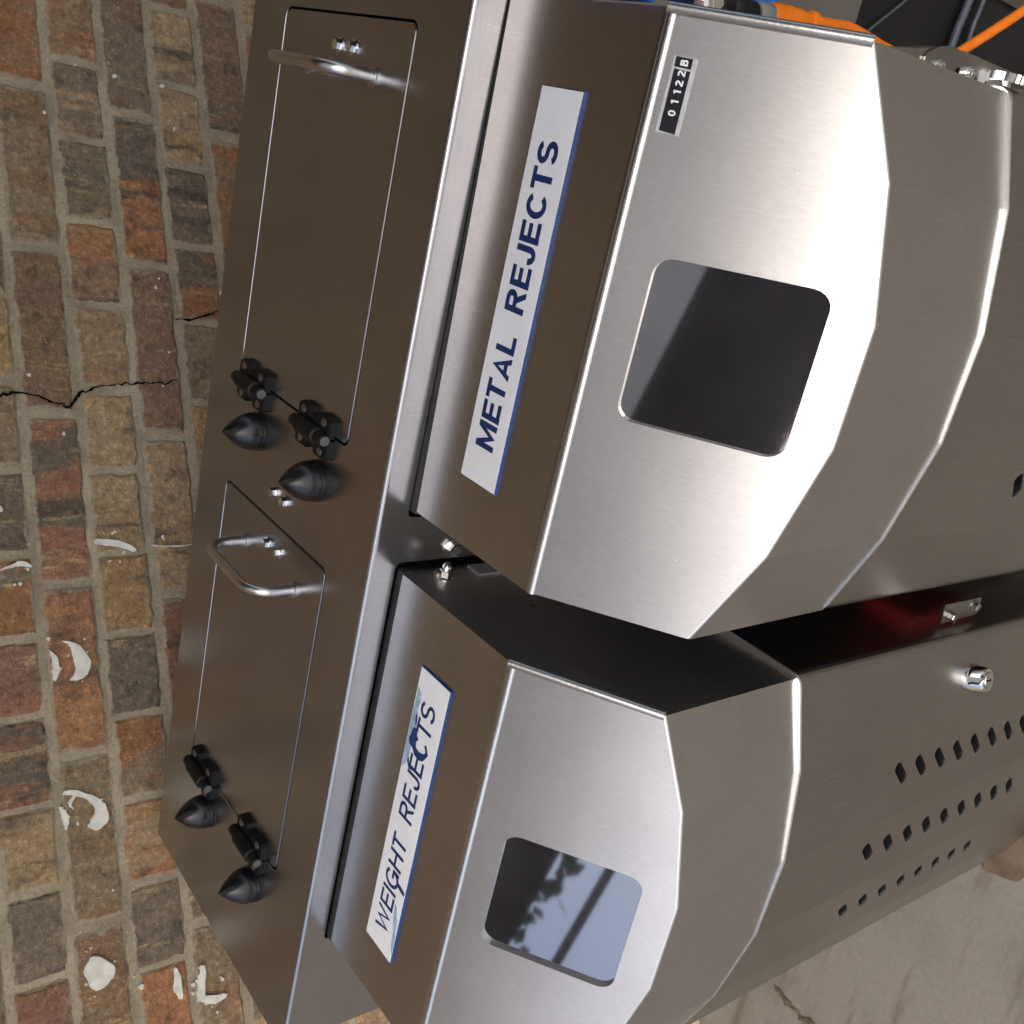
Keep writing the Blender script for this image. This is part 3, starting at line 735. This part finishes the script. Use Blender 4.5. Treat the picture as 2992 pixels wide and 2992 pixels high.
def glyph(ch, w):
    """(advance width, centre-line strokes) of a plain grotesque capital, cap height 1"""
    h = w / 2
    if ch == 'E': return .64, [[(h, 0), (h, 1)], [(h, 1 - h), (.63, 1 - h)], [(h, .52), (.59, .52)], [(h, h), (.64, h)]]
    if ch == 'T': return .64, [[(.32, 0), (.32, 1)], [(0, 1 - h), (.64, 1 - h)]]
    if ch == 'L': return .58, [[(h, 0), (h, 1)], [(h, h), (.58, h)]]
    if ch == 'I': return w, [[(h, 0), (h, 1)]]
    if ch == 'H': return .72, [[(h, 0), (h, 1)], [(.72 - h, 0), (.72 - h, 1)], [(h, .52), (.72 - h, .52)]]
    if ch == 'M': return .88, [[(h, 0), (h, 1)], [(.88 - h, 0), (.88 - h, 1)], [(h * 1.1, 1.02), (.44, .06), (.88 - h * 1.1, 1.02)]]
    if ch == 'A': return .76, [[(h * 1.05, -.02), (.38, 1.0), (.76 - h * 1.05, -.02)], [(.17, .27), (.59, .27)]]
    if ch == 'W': return 1.06, [[(h * 1.05, 1.02), (.28, .04), (.53, .98), (.78, .04), (1.06 - h * 1.05, 1.02)]]
    if ch == 'R': return .70, [[(h, 0), (h, 1)], [(h, 1 - h), (.40, 1 - h)] + arc(.40, .715, .28 - h, .285 - h, 90, -90, 12) + [(.40, .43 + h), (h, .43 + h)], [(.38, .47), (.67 - h * .6, -.02)]]
    if ch == 'J': return .54, [[(.54 - h, 1), (.54 - h, .32)] + arc(.27, .32, .27 - h, .32 - h, 0, -180, 14) + [(h, .36)]]
    if ch == 'C': return .76, [arc(.39, .5, .39 - h, .5 - h, 38, 322, 30)]
    if ch == 'G': return .80, [arc(.40, .5, .40 - h, .5 - h, 40, 342, 30), [(.42, .46), (.80, .46)], [(.80 - h, .52), (.80 - h, .04)]]
    if ch == 'S':
        r = (1 - w) / 4
        return .68, [arc(.34, 1 - h - r, .33 - h, r, 22, 270, 20)[:-1] + arc(.34, h + r, .34 - h, r, 90, -158, 20)]
    if ch == '0': return .62, [arc(.31, .5, .31 - h, .5 - h, 0, 360, 28)]
    if ch == '1': return .40, [[(.28, 0), (.28, 1)], [(.26, .93), (.04, .74)]]
    if ch == '2': return .62, [arc(.31, .71, .29 - h, .29 - h, 165, -35, 14) + [(.10, h)], [(.04, h), (.62, h)]]
    if ch == 'B': return .66, [[(h, 0), (h, 1)], [(h, 1 - h), (.38, 1 - h)] + arc(.38, .765, .24 - h, .235 - h, 90, -90, 10) + [(h, .53 + h)], [(h, .53), (.40, .53)] + arc(.40, .265 + h / 2, .26 - h, .265 - h / 2, 90, -90, 10) + [(h, h)]]

def stroke(bm, pts, w, put, lift):
    P = []
    for q in pts:
        q = Vector(q)
        if not P or (q - P[-1]).length > 1e-4: P.append(q)
    L = []; R = []
    for i, p in enumerate(P):
        t0 = (P[i] - P[i - 1]).normalized() if i else None; t1 = (P[i + 1] - P[i]).normalized() if i + 1 < len(P) else None
        t = t0 if t1 is None else (t1 if t0 is None else (t0 + t1))
        t = t.normalized() if t.length > 1e-6 else t0
        n = Vector((-t.y, t.x)); k = 1.0
        if t0 is not None and t1 is not None: k = min(1 / max(.2, n.dot(Vector((-t0.y, t0.x)))), 3.2)
        for lst, sg_ in ((L, 1), (R, -1)):
            q = p + n * (w / 2 * k * sg_); lst.append(bm.verts.new(put(q.x, min(1, max(0, q.y)), lift)))
    for i in range(len(P) - 1):
        if (L[i].co - L[i + 1].co).length + (R[i].co - R[i + 1].co).length < 1e-7: continue
        f = bm.faces.new((L[i], R[i], R[i + 1], L[i + 1]))
        f.normal_update()
        if f.normal.z < 0: f.normal_flip()

def letters(parent, text, x0, x1, y0, y1, z, mat, weight=.2, to3d=None, name='letter', gap=.085):
    """each letter one mesh, laid out between x0..x1 with cap height y0..y1"""
    tot = sum(glyph(c, weight)[0] for c in text) + gap * (len(text) - 1)
    k = (x1 - x0) / tot; x = 0
    for c in text:
        adv, strokes = glyph(c, weight); bm = bmesh.new()
        def put(a, b, lift, x=x):
            X, Y = x0 + (x + a) * k, y0 + b * (y1 - y0)
            return to3d(X, Y, lift) if to3d else (X, Y, z + lift)
        for i, st in enumerate(strokes): stroke(bm, st, weight, put, .00012 * i)
        mesh_from(name, bm, mat, parent)
        x += adv + gap

SC, SN = math.cos(math.radians(44)), math.sin(math.radians(44)); SLOT = rrect(-.0205, -.0080, .0205, .0080, .0068, 4)
def make_bin(xc, label, words, wspec, bold, backy, sy, taper, half, sk):
    shear = lambda y: sk * (Y2 - y)
    base = empty('reject_bin', (xc, -.2, FZ), label, 'reject bin', 'reject bins on the front of the machine')
    X0, X1 = xc - half, xc + half
    # ---- hood sheet
    bm = bmesh.new()
    V = bm.verts.new
    bl, br = V((X0, backy[0], -.0425)), V((X1, backy[1], -.0425))
    fl, fr = V((X0, Y2, Z2)), V((X1, Y2, Z2))
    low = [V((xc + x + shear(y), y, slope_z(y))) for x, y in FAC]                 # right to left
    bot = [V((xc + x + shear(y) + .005, y, ZB - .006)) for x, y in FAC]
    bm.faces.new((bl, fl, fr, br))
    def sp(x, s):                                                               # s: y on the slope
        return (xc + x + shear(s), s, slope_z(s))
    wl, wr, wt, wb = -.081, .0795, -.2700, -.4110
    hole = [V(sp(x, y)) for x, y in rrect(wl, wb, wr, wt, .0165)]
    fill_holes(bm, [fl] + low[::-1] + [fr], [hole], NS)
    for i in range(5): bm.faces.new((low[i], low[i + 1], bot[i + 1], bot[i]))
    # sides down to the hood's lower rim, running back into the cabinet opening
    for s_, (bk, f_, l_, b_) in ((1, (br, fr, low[0], bot[0])), (-1, (bl, fl, low[5], bot[5]))):
        b0 = V((bk.co.x, .034, -.0425)); b1 = V((bk.co.x, .034, ZB - .006))
        f = bm.faces.new((bk, f_, l_, b_, b1, b0))
    bmesh.ops.recalc_face_normals(bm, faces=bm.faces[:])
    for f in bm.faces:
        pass
    def edges(*pairs): return [e for e in (bm.edges.get(p) for p in pairs) if e]
    rim = []
    for i in range(len(hole)):
        rim.append(V(hole[i].co - NS * .006))
    for i in range(len(hole)): bm.faces.new((hole[i], hole[(i + 1) % len(hole)], rim[(i + 1) % len(hole)], rim[i]))
    lowedges = edges(*[(low[i], low[i + 1]) for i in range(5)])
    sides = edges((fr, low[0]), (fl, low[5]))
    bmesh.ops.bevel(bm, geom=edges((fl, fr)), offset=.0055, segments=5, affect='EDGES', profile=.5)
    lowedges = [e for e in lowedges if e.is_valid]
    bmesh.ops.bevel(bm, geom=lowedges, offset=.0024, segments=3, affect='EDGES', profile=.5)
    bmesh.ops.recalc_face_normals(bm, faces=[f for f in bm.faces])
    hood = mesh_from('hood', bm, M_HOOD, base)
    # folded lips along the two sloping sides
    bz = Vector((0, Y2 - .0018, Z2 - .0062))
    mesh_from('edge_bead', tube_bm([(X0 + (X1 - X0) * i / 12, bz.y, bz.z) for i in range(13)], .0066, n=24), M_WELD, base, smooth=True)
    for x_ in (half - .0005,):
        p0 = Vector((xc + x_, Y2 - .001, Z2 + .001)); p1 = Vector((xc + (.285 if x_ > 0 else -.285) + shear(-.383), -.383, slope_z(-.383) + .0005))
        mesh_from('folded_lip', tube_bm([p0 + (p1 - p0) * (i / 8) for i in range(9)], .0052, n=14), M_WELD, base, smooth=True)
    # ---- window
    bm = plate_bm(rrect(wl - .004, wb - .004, wr + .004, wt + .004, .0195), .004, lambda a, b, h: Vector(sp(a, b)) - NS * (.0095 - h), None)
    mesh_from('window_pane', bm, M_PANE, base)
    # ---- sign plate
    sx0, sx1, sy0, sy1 = sy
    zt = -.0425 - .0035 * ((-(sy0 + sy1) / 2) / .2317)
    sg = part_empty('sign', base, ((sx0 + sx1) / 2, (sy0 + sy1) / 2, zt))
    zz = lambda y: -.0425 - .0035 * ((-y - .012) / .2197)
    mk = lambda h0, h1, ins: box_bm((sx0 + ins, sy0 + ins, zt + h0), (sx1 - ins, sy1 - ins, zt + h1))
    mesh_from('sign_core', mk(-.002, .0026, 0), M_BLUE, sg)
    mesh_from('sign_face', mk(.0027, .0030, .0008), M_SIGN, sg)
    for text, xa, xb in wspec:
        letters(sg, text, xa, xb, words[0], words[1], zt + .00325, M_INK, bold)
    # ---- door below the hood
    pts = []
    n = len(FAC)
    for i, (x, y) in enumerate(FAC):
        t = i / (n - 1); off = max(.0012, (.0054 * (1 - max(0, t - .2) / (taper - .2)) if t > .2 else .0054))
        nx = [.42, .27, .09, -.09, -.27, -.42][i]
        pts.append(Vector((xc + x + shear(y) + .005 + nx * off * .6, y - off)))
    # rounded corners into the side walls
    def corner(p, q, r):          # p: corner, q: next vertex on the front; side runs along +Y
        d1 = (q - p).normalized(); a = p + d1 * r; b = p + Vector((0, 1)) * r; out = []
        for k in range(7):
            t = k / 6; out.append((1 - t) ** 2 * b + 2 * t * (1 - t) * p + t * t * a)
        return out
    arcR = corner(pts[0] + Vector((.004, 0)), pts[1], .014); arcL = corner(pts[5] + Vector((-.004, 0)), pts[4], .018)[::-1]
    ZT, ZF = ZB - .001, FZ + .06
    bm = bmesh.new()
    plan = [Vector((arcR[0].x, .0))] + arcR + pts[1:5] + arcL + [Vector((arcL[-1].x, .0))]
    top = [bm.verts.new((p.x, p.y, ZT)) for p in plan]; bt = [bm.verts.new((p.x, p.y, ZF)) for p in plan]
    cen = Vector((xc, -.1))
    inn = []
    for p in plan:
        q = p + (Vector((xc, p.y + .06)) - p).normalized() * .022
        inn.append(bm.verts.new((q.x, q.y, ZT)))
    slots = []
    for i in range(len(plan) - 1):
        if plan[i] in (pts[1], pts[2], pts[3]):
            j = [pts[1], pts[2], pts[3]].index(plan[i])
            A, B = plan[i], plan[i + 1]; d_ = (B - A); L = d_.length; e_ = d_ / L; nrm = Vector((-e_.y, e_.x)); nrm = nrm if nrm.y < 0 else -nrm
            holes_ = []
            z0 = (-.610, -.582, -.611)[j]
            tc_ = (.475, .46, .50)[j]
            for k in range((10, 9, 8)[j]):
                zc = z0 - .0515 * k; c0 = A + d_ * tc_
                loop = [bm.verts.new((*(c0 + e_ * (a * SC + b * SN)), zc - a * SN + b * SC)) for a, b in SLOT]
                holes_.append(loop); slots.append((c0, e_, nrm, zc))
            fill_holes(bm, [top[i], top[i + 1], bt[i + 1], bt[i]], holes_, (nrm.x, nrm.y, 0))
        else:
            bm.faces.new((top[i], bt[i], bt[i + 1], top[i + 1]))
    for i in range(len(plan) - 1): bm.faces.new((top[i], top[i + 1], inn[i + 1], inn[i]))
    bmesh.ops.recalc_face_normals(bm, faces=bm.faces[:])
    te = [bm.edges.get((top[i], top[i + 1])) for i in range(len(plan) - 1)]
    bmesh.ops.bevel(bm, geom=[e for e in te if e], offset=.0018, segments=2, affect='EDGES', profile=.5)
    bmesh.ops.recalc_face_normals(bm, faces=bm.faces[:])
    for f in bm.faces: f.material_index = 1 if f.calc_center_median().z > ZT - .0019 else 0
    door = mesh_from('door', bm, [M_DOOR, M_WELD], base)
    # pressed slot cups, one by one; their inner shade is a near-black colour
    sm = None
    for c0, e_, nrm, zc in slots:
        if sm is None:
            b3 = bmesh.new(); out = [(-(a * SC + b * SN), -a * SN + b * SC) for a, b in SLOT]
            o1 = [b3.verts.new((a, 0, b)) for a, b in out]; o2 = [b3.verts.new((a * .96, .022, b * .94)) for a, b in out]; o3 = [b3.verts.new((a, .0028, b)) for a, b in out]
            for i in range(len(out)): b3.faces.new((o1[i], o1[(i + 1) % len(out)], o3[(i + 1) % len(out)], o3[i])); b3.faces.new((o3[i], o3[(i + 1) % len(out)], o2[(i + 1) % len(out)], o2[i])).material_index = 1
            f = b3.faces.new(o2); f.material_index = 1
            bmesh.ops.recalc_face_normals(b3, faces=b3.faces[:])
            sm = bpy.data.meshes.new('slot'); b3.to_mesh(sm); b3.free(); sm.materials.append(M_WELD); sm.materials.append(M_DARK)
        o = bpy.data.objects.new('slot', sm); link(o, door)
        o.location = Vector((c0.x, c0.y, zc)) - world_loc(door)
        o.rotation_euler = (0, 0, math.atan2(-nrm.x, nrm.y) + math.pi)
    # ---- key lock on the right-hand facet
    A, B = pts[0], pts[1]; d_ = B - A; e_ = d_.normalized(); nrm = Vector((e_.y, -e_.x)); nrm = nrm if nrm.y < 0 else -nrm
    c0 = A + d_ * .56; lc = Vector((c0.x, c0.y, -.783)); ax = Vector((nrm.x, nrm.y, 0))
    lock = part_empty('lock', base, lc)
    mesh_from('bezel', lathe_bm(lc, ax, [(.0215, 0), (.0215, .004), (.0195, .008), (.0185, .0185), (.0165, .0225), (.0120, .0225), (.0112, .0205)], n=28, cap1=False), M_CHROME, lock, smooth=35)
    mesh_from('barrel', lathe_bm(lc, ax, [(.0111, .012), (.0111, .0235), (.0100, .0245)], n=24), M_EDGE, lock, smooth=35)
    tx = Vector((ax.y, -ax.x, 0))
    b3 = bmesh.new(); q = [lc + ax * .0249 + tx * a + Vector((0, 0, b)) for a, b in ((-.0012, -.006), (.0012, -.006), (.0012, .006), (-.0012, .006))]
    b3.faces.new([b3.verts.new(p) for p in q]); mesh_from('keyhole', b3, M_DARK, lock)
    # plinth
    mesh_from('plinth', box_bm((xc - .25, -.33, FZ), (xc + .25, -.02, FZ + .07)), M_DARK, base)
    # gasket between hood and cabinet
    b3 = bmesh.new()
    g = [(X0 - .004, backy[0] + .001), (X1 + .002, backy[1] + .001), (X1 + .002, .002), (X0 - .004, .002)]
    lo = [b3.verts.new((x, y, -.056)) for x, y in g]; hi = [b3.verts.new((x, y, -.0432)) for x, y in g]
    b3.faces.new(hi); b3.faces.new(lo[::-1])
    for i in range(4): b3.faces.new((lo[i], lo[(i + 1) % 4], hi[(i + 1) % 4], hi[i]))
    bmesh.ops.recalc_face_normals(b3, faces=b3.faces[:])
    mesh_from('gasket', b3, M_GASKET, base)
    return base

metal = make_bin(XC[0], 'reject bin signed METAL REJECTS, with black embossed number tape on its bright window face',
                 (-.1328, -.1005), [('METAL', .2908, .4195), ('REJECTS', .4440, .6185)], .195, (-.0155, -.0035), (.2486, .6686, -.1507, -.0850), 1.15, .289, .045)
weight = make_bin(XC[1], 'reject bin signed WEIGHT REJECTS, blue-smeared sign, with a lock and columns of slots below',
                  (-.1345, -.1040), [('WEIGHT', -.3900, -.2380), ('REJECTS', -.2110, -.0400)], .145, (-.0125, -.0125), (-.4193, -.0026, -.1524, -.0881), .82, .2935, .09)

# numbered embossing tape on the METAL bin
def on_slope(x, y, h): v = Vector((x, y, slope_z(y))) + NS * h; return v
tp = part_empty('number_tape', metal, (.679, -.254, slope_z(-.254)))
mesh_from('tape_backing', plate_bm([(.6462, -.2634), (.7113, -.2633), (.7113, -.2452), (.6462, -.2447)], .0008, lambda a, b, h: on_slope(a, b, .0002 + h), None), M_TAPE_EDGE, tp)
mesh_from('tape_strip', plate_bm([(.6470, -.2603), (.7004, -.2602), (.7000, -.2540), (.7006, -.2475), (.6478, -.2474)], .0006, lambda a, b, h: on_slope(a, b, .0012 + h), None), M_TAPE, tp)
mesh_from('tape_strip', plate_bm([(.7020, -.2600), (.7106, -.2600), (.7106, -.2468), (.7022, -.2470)], .0006, lambda a, b, h: on_slope(a, b, .0012 + h), None), M_TAPE, tp)
for ch, x in zip('01122B', (.6640, .6734, .6818, .6891, .6973, .7064)):
    w = .0026 if ch != '1' else .0017
    letters(tp, ch, x - w, x + w, -.2571, -.2511, 0, M_WHITE, .2, to3d=lambda a, b, l: on_slope(a, b, .0021 + l), name='digit')
# blue smears on the WEIGHT sign
wsign = [c for c in weight.children if c.name.startswith('sign')][0]
zt = world_loc(wsign).z
def smear(pts, mat, h):
    bm = bmesh.new(); f = bm.faces.new([bm.verts.new((x, y, zt + h)) for x, y in pts]); f.normal_update()
    if f.normal.z < 0: f.normal_flip()
    bmesh.ops.triangulate(bm, faces=bm.faces[:], ngon_method='EAR_CLIP')
    mesh_from('paint_smear', bm, mat, wsign)
smear([(-.030, -.0905), (-.036, -.0985), (-.046, -.1010), (-.058, -.0985), (-.070, -.1015), (-.084, -.1000), (-.094, -.1030), (-.110, -.1010), (-.128, -.1000), (-.140, -.0960), (-.150, -.0895), (-.128, -.0900), (-.100, -.0900), (-.070, -.0898)], M_SMEAR, .0031)
smear([(-.083, -.1010), (-.0865, -.0975), (-.097, -.0955), (-.104, -.0935), (-.110, -.0965), (-.112, -.1040), (-.118, -.1100), (-.120, -.1200), (-.116, -.1290), (-.108, -.1340), (-.102, -.1370), (-.099, -.1340), (-.106, -.1280), (-.109, -.1180), (-.107, -.1105), (-.098, -.1080), (-.092, -.1085), (-.086, -.1075)], M_BLUE, .0034)
smear([(-.3060, -.1330), (-.3000, -.1340), (-.3010, -.1400), (-.3040, -.1500), (-.3100, -.1505), (-.3085, -.1430)], M_INK, .0034)

smear([(-.330, -.1345), (-.340, -.1370), (-.356, -.1390), (-.372, -.1440), (-.392, -.1460), (-.410, -.1515), (-.380, -.1512), (-.352, -.1480), (-.336, -.1420)], M_SMEAR, .0031)
smear([(-.126, -.1010), (-.136, -.1040), (-.139, -.1180), (-.134, -.1280), (-.1385, -.1190), (-.142, -.1050), (-.134, -.0985)], M_BLUE, .00335)
smear([(-.062, -.0990), (-.071, -.1020), (-.082, -.1030), (-.086, -.1060), (-.080, -.1000), (-.070, -.0975)], M_BLUE, .00335)

# hardware on the WEIGHT bin's right-hand side
sx_ = XC[1] + .2945
def acorn(parent, p, ax):
    bm = bmesh.new()
    add_lathe(bm, p, ax, [(.0105, 0), (.0105, .0015)], n=20)
    add_lathe(bm, p, ax, [(.0085, .0015), (.0085, .0105), (.0075, .0115)], n=6)
    add_lathe(bm, p, ax, [(.0066, .0115), (.0064, .0155), (.0048, .0195), (.002, .0216), (0, .022)], n=16)
    mesh_from('acorn_nut', bm, M_CHROME, parent, smooth=35)
acorn(weight, (sx_, -.0350, -.0909), (1, 0, 0))
mesh_from('lit_slot_patch', plate_bm([(-.0409, -.1406), (-.0141, -.1406), (-.0160, -.1760), (-.0420, -.1756)], .004, lambda a, b, h: (sx_ + h, a, b), None), M_GREYPL, weight)  # pale plate standing for the lit sheet inside a cutout
mesh_from('screw', lathe_bm((sx_, -.1327, -.1585), (1, 0, 0), [(.0075, 0), (.0075, .0015), (.004, .003)], n=16), M_SCREW, weight)
bk = part_empty('latch_bracket', weight, (.12, -.36, -.785))
mesh_from('latch_plate', plate_bm([(.1055, -.735), (.1367, -.727), (.1367, -.833), (.1082, -.838)], .003, lambda a, b, h: (a, -.36 + h, b), None), M_SIDE, bk)
for x, z in ((.1175, -.752), (.1262, -.815)): hexbolt(bk, (x, -.36, z), (0, -1, 0), r=.0065, h=.008, washer=True, mat=M_SCREW)
mesh_from('latch_arm', box_bm((.085, -.356, -.789), (.112, -.353, -.783)), M_SIDE, bk)
# red part deep in the gap between the bins
rb = mesh_from('red_guard', box_bm((.135, -.29, -1.00), (.155, -.20, -.80), .004), M_RED)
tag(rb, 'red plastic guard glimpsed deep in the dark gap between the two bins', 'guard')
mesh_from('guard_post', box_bm((.138, -.25, FZ), (.152, -.235, -1.00)), M_SIDE, rb)

# ------------------------------------------------------------------ fittings at the METAL bin's right-hand end
yl = -.372
fl_ = part_empty('side_latch', metal, (.765, yl, -.3))
mesh_from('latch_shell', plate_bm([(.735, -.150), (.751, -.157), (.763, -.225), (.772, -.262), (.777, -.300), (.778, -.413), (.780, -.60), (.735, -.60)], .02, lambda a, b, h: (a, yl + .004 + .02 - h, b), None), M_DOOR, fl_)
disc = [(.744, -.238)] + [(.752 + .0235 * math.cos(a), -.281 - .045 * math.sin(a)) for a in [math.radians(-72 + 12 * i) for i in range(13)]] + [(.744, -.326)]
mesh_from('hinge_disc', plate_bm(disc, .0025, lambda a, b, h: (a, yl + .0035 - h, b), None), M_SIDE, fl_)
for x, z in ((.755, -.259), (.7605, -.312)): mesh_from('cap_screw', lathe_bm((x, yl + .001, z), (0, -1, 0), [(.0062, 0), (.0062, .002), (.0048, .0022), (.0048, .0065), (.003, .0068), (.0025, .004), (0, .004)], n=18, cap1=False), M_CHROME, fl_)
for x, z in ((.7535, -.247), (.7588, -.295)): mesh_from('screw_hole', lathe_bm((x, yl + .001, z), (0, -1, 0), [(.0032, 0), (.0032, .0004)], n=14), M_DARK, fl_)
mesh_from('notched_tab', plate_bm([(.755, -.330), (.766, -.328), (.768, -.344), (.760, -.345), (.7595, -.340), (.7575, -.340), (.757, -.345), (.754, -.345)], .002, lambda a, b, h: (a, yl - .001 - h, b), None), M_TAPE_EDGE, fl_)
mesh_from('latch_lever', plate_bm([(.753, -.345), (.764, -.347), (.764, -.376), (.757, -.376)], .003, lambda a, b, h: (a, yl + .001 - h, b), None), M_EDGE, fl_)
bm = bmesh.new(); nk = 48; kb = Vector((.7605, yl + .004, -.384))
ring = [[], []]
for h_, lst in ((.0045, ring[0]), (.0125, ring[1])):
    for i in range(nk):
        r_ = .0235 if i % 2 else .0222; a = 2 * math.pi * i / nk
        lst.append(bm.verts.new(kb + Vector((h_, r_ * math.cos(a), r_ * math.sin(a)))))
for i in range(nk): bm.faces.new((ring[0][i], ring[0][(i + 1) % nk], ring[1][(i + 1) % nk], ring[1][i]))
bm.faces.new(ring[1]); bm.faces.new(ring[0][::-1])
add_lathe(bm, kb + Vector((-.006, 0, 0)), (1, 0, 0), [(.009, 0), (.009, .0105)], n=20)
bmesh.ops.recalc_face_normals(bm, faces=bm.faces[:])
mesh_from('knurled_knob', bm, M_EDGE, fl_)

# valve block with a steel bracket, connector and orange cable
blk = empty('valve_block', (.83, -.16, -.25), 'bright blue valve block with bolted steel bracket beside the orange plug', 'valve')
mesh_from('block', box_bm((.7790, -.1985, -.222), (.90, -.09, -.165), .003), M_BLUEPL, blk)
mesh_from('blue_clip', box_bm((.7525, -.2, -.058), (.90, -.09, -.03), .002), M_BLUEPL, blk)
mesh_from('block_body', box_bm((.80, -.19, -.164), (.90, -.09, -.059), .003), M_PLASTIC, blk)
mesh_from('bracket', plate_bm([(.757, -.098), (.795, -.094), (.795, -.166), (.766, -.168)], .004, lambda a, b, h: (a, -.205 - h, b), None), M_SIDE, blk)
for x, z in ((.769, -.119), (.7735, -.153)): hexbolt(blk, (x, -.209, z), (0, -1, 0), r=.0085, h=.009)
mesh_from('black_body', lathe_bm((.7705, -.215, -.173), (0, 0, 1), [(.010, 0), (.012, .003), (.012, .030), (.009, .034)], n=20), M_PLASTIC, blk, smooth=40)
mesh_from('mounting_arm', box_bm((.84, -.12, -.16), (.87, -.001, -.11)), M_SIDE, blk)
cab = empty('orange_cable', (.80, -.2, -.5), 'orange cable with ribbed orange plug beside the METAL REJECTS bin', 'cable')
ax0 = Vector((.7710, -.218, -.172)); axd = Vector((.014, 0, -.09)).normalized()
mesh_from('grey_collar', lathe_bm(ax0, axd, [(.0105, 0), (.0120, .002), (.0120, .019), (.0112, .020)], n=24), M_GREYPL, cab, smooth=40)
mesh_from('plug', lathe_bm(ax0 + axd * .020, axd, [(0.0100, 0), (0.0124, .0015), (0.0127, .016), (0.0120, .017), (0.0123, .018), (0.0120, .03), (0.0112, .031), (0.0115, .032), (0.0105, .044), (0.0087, .056), (0.0080, .062), (0.0100, .063), (0.0100, .069), (0.0074, .070)], n=26), M_ORANGE, cab, smooth=30)
path = catmull([ax0 + axd * .085, (.789, -.214, -.292), (.7945, -.209, -.337), (.791, -.205, -.41), (.792, -.2, -.47), (.803, -.2, -.53), (.830, -.2, -.578), (.892, -.2, -.671), (1.0, -.19, -.84), (1.1, -.17, -1.05), (1.15, -.1, FZ + .01)], 8)
mesh_from('cord', tube_bm(path, .0062, n=14), M_ORANGE, cab, smooth=True)
# grey cables running along the added dark filler box behind
for k, (pts_, r_, label) in enumerate((
    ([(1.35, .02, -.93), (1.1, .022, -.905), (.95, .022, -.899), (.893, .022, -.893), (.78, .022, -.90), (.72, .02, -1.0), (.70, .015, FZ + .01)], .0065, 'thicker grey cable running along the dark filler box behind the orange cable'),
    ([(1.35, .02, -.95), (1.1, .023, -.944), (.96, .023, -.938), (.922, .023, -.934), (.885, .023, -.938), (.80, .023, -.96), (.76, .02, FZ + .01)], .0040, 'thin grey cable just under the thicker one along the dark filler box'),
    ([(1.02, .024, -.86), (.914, .025, -.749), (.849, .025, -.675), (.80, .024, -.64), (.74, .02, -.66)], .0022, 'very thin dark cable slanting over the dark filler box beside the orange plug'))):
    o = mesh_from('grey_cable', tube_bm(catmull(pts_, 6), r_, n=10), M_CABLE, smooth=True)
    tag(o, label, 'cable', 'grey cables on the black base')

# loose brick on the floor at the far left
lb = plate_bm([(-.562, -.350), (-.541, -.418), (-.36, -.475), (-.38, -.30)], .010, lambda a, b, h: (a, b, FZ + .001 + h), None)
bmesh.ops.bevel(lb, geom=lb.edges[:], offset=.003, segments=2, affect='EDGES')
o = mesh_from('loose_block', lb, M_WOOD); tag(o, 'orange brown wooden block lying on the concrete floor beside the slotted bin', 'block')

# ------------------------------------------------------------------ plan units to metres
done = set()
for o in bpy.data.objects:
    if o.type in {'MESH', 'EMPTY'}:
        o.location = o.location * S
        if o.type == 'MESH' and o.data.name not in done:
            o.data.transform(Matrix.Scale(S, 4)); done.add(o.data.name)
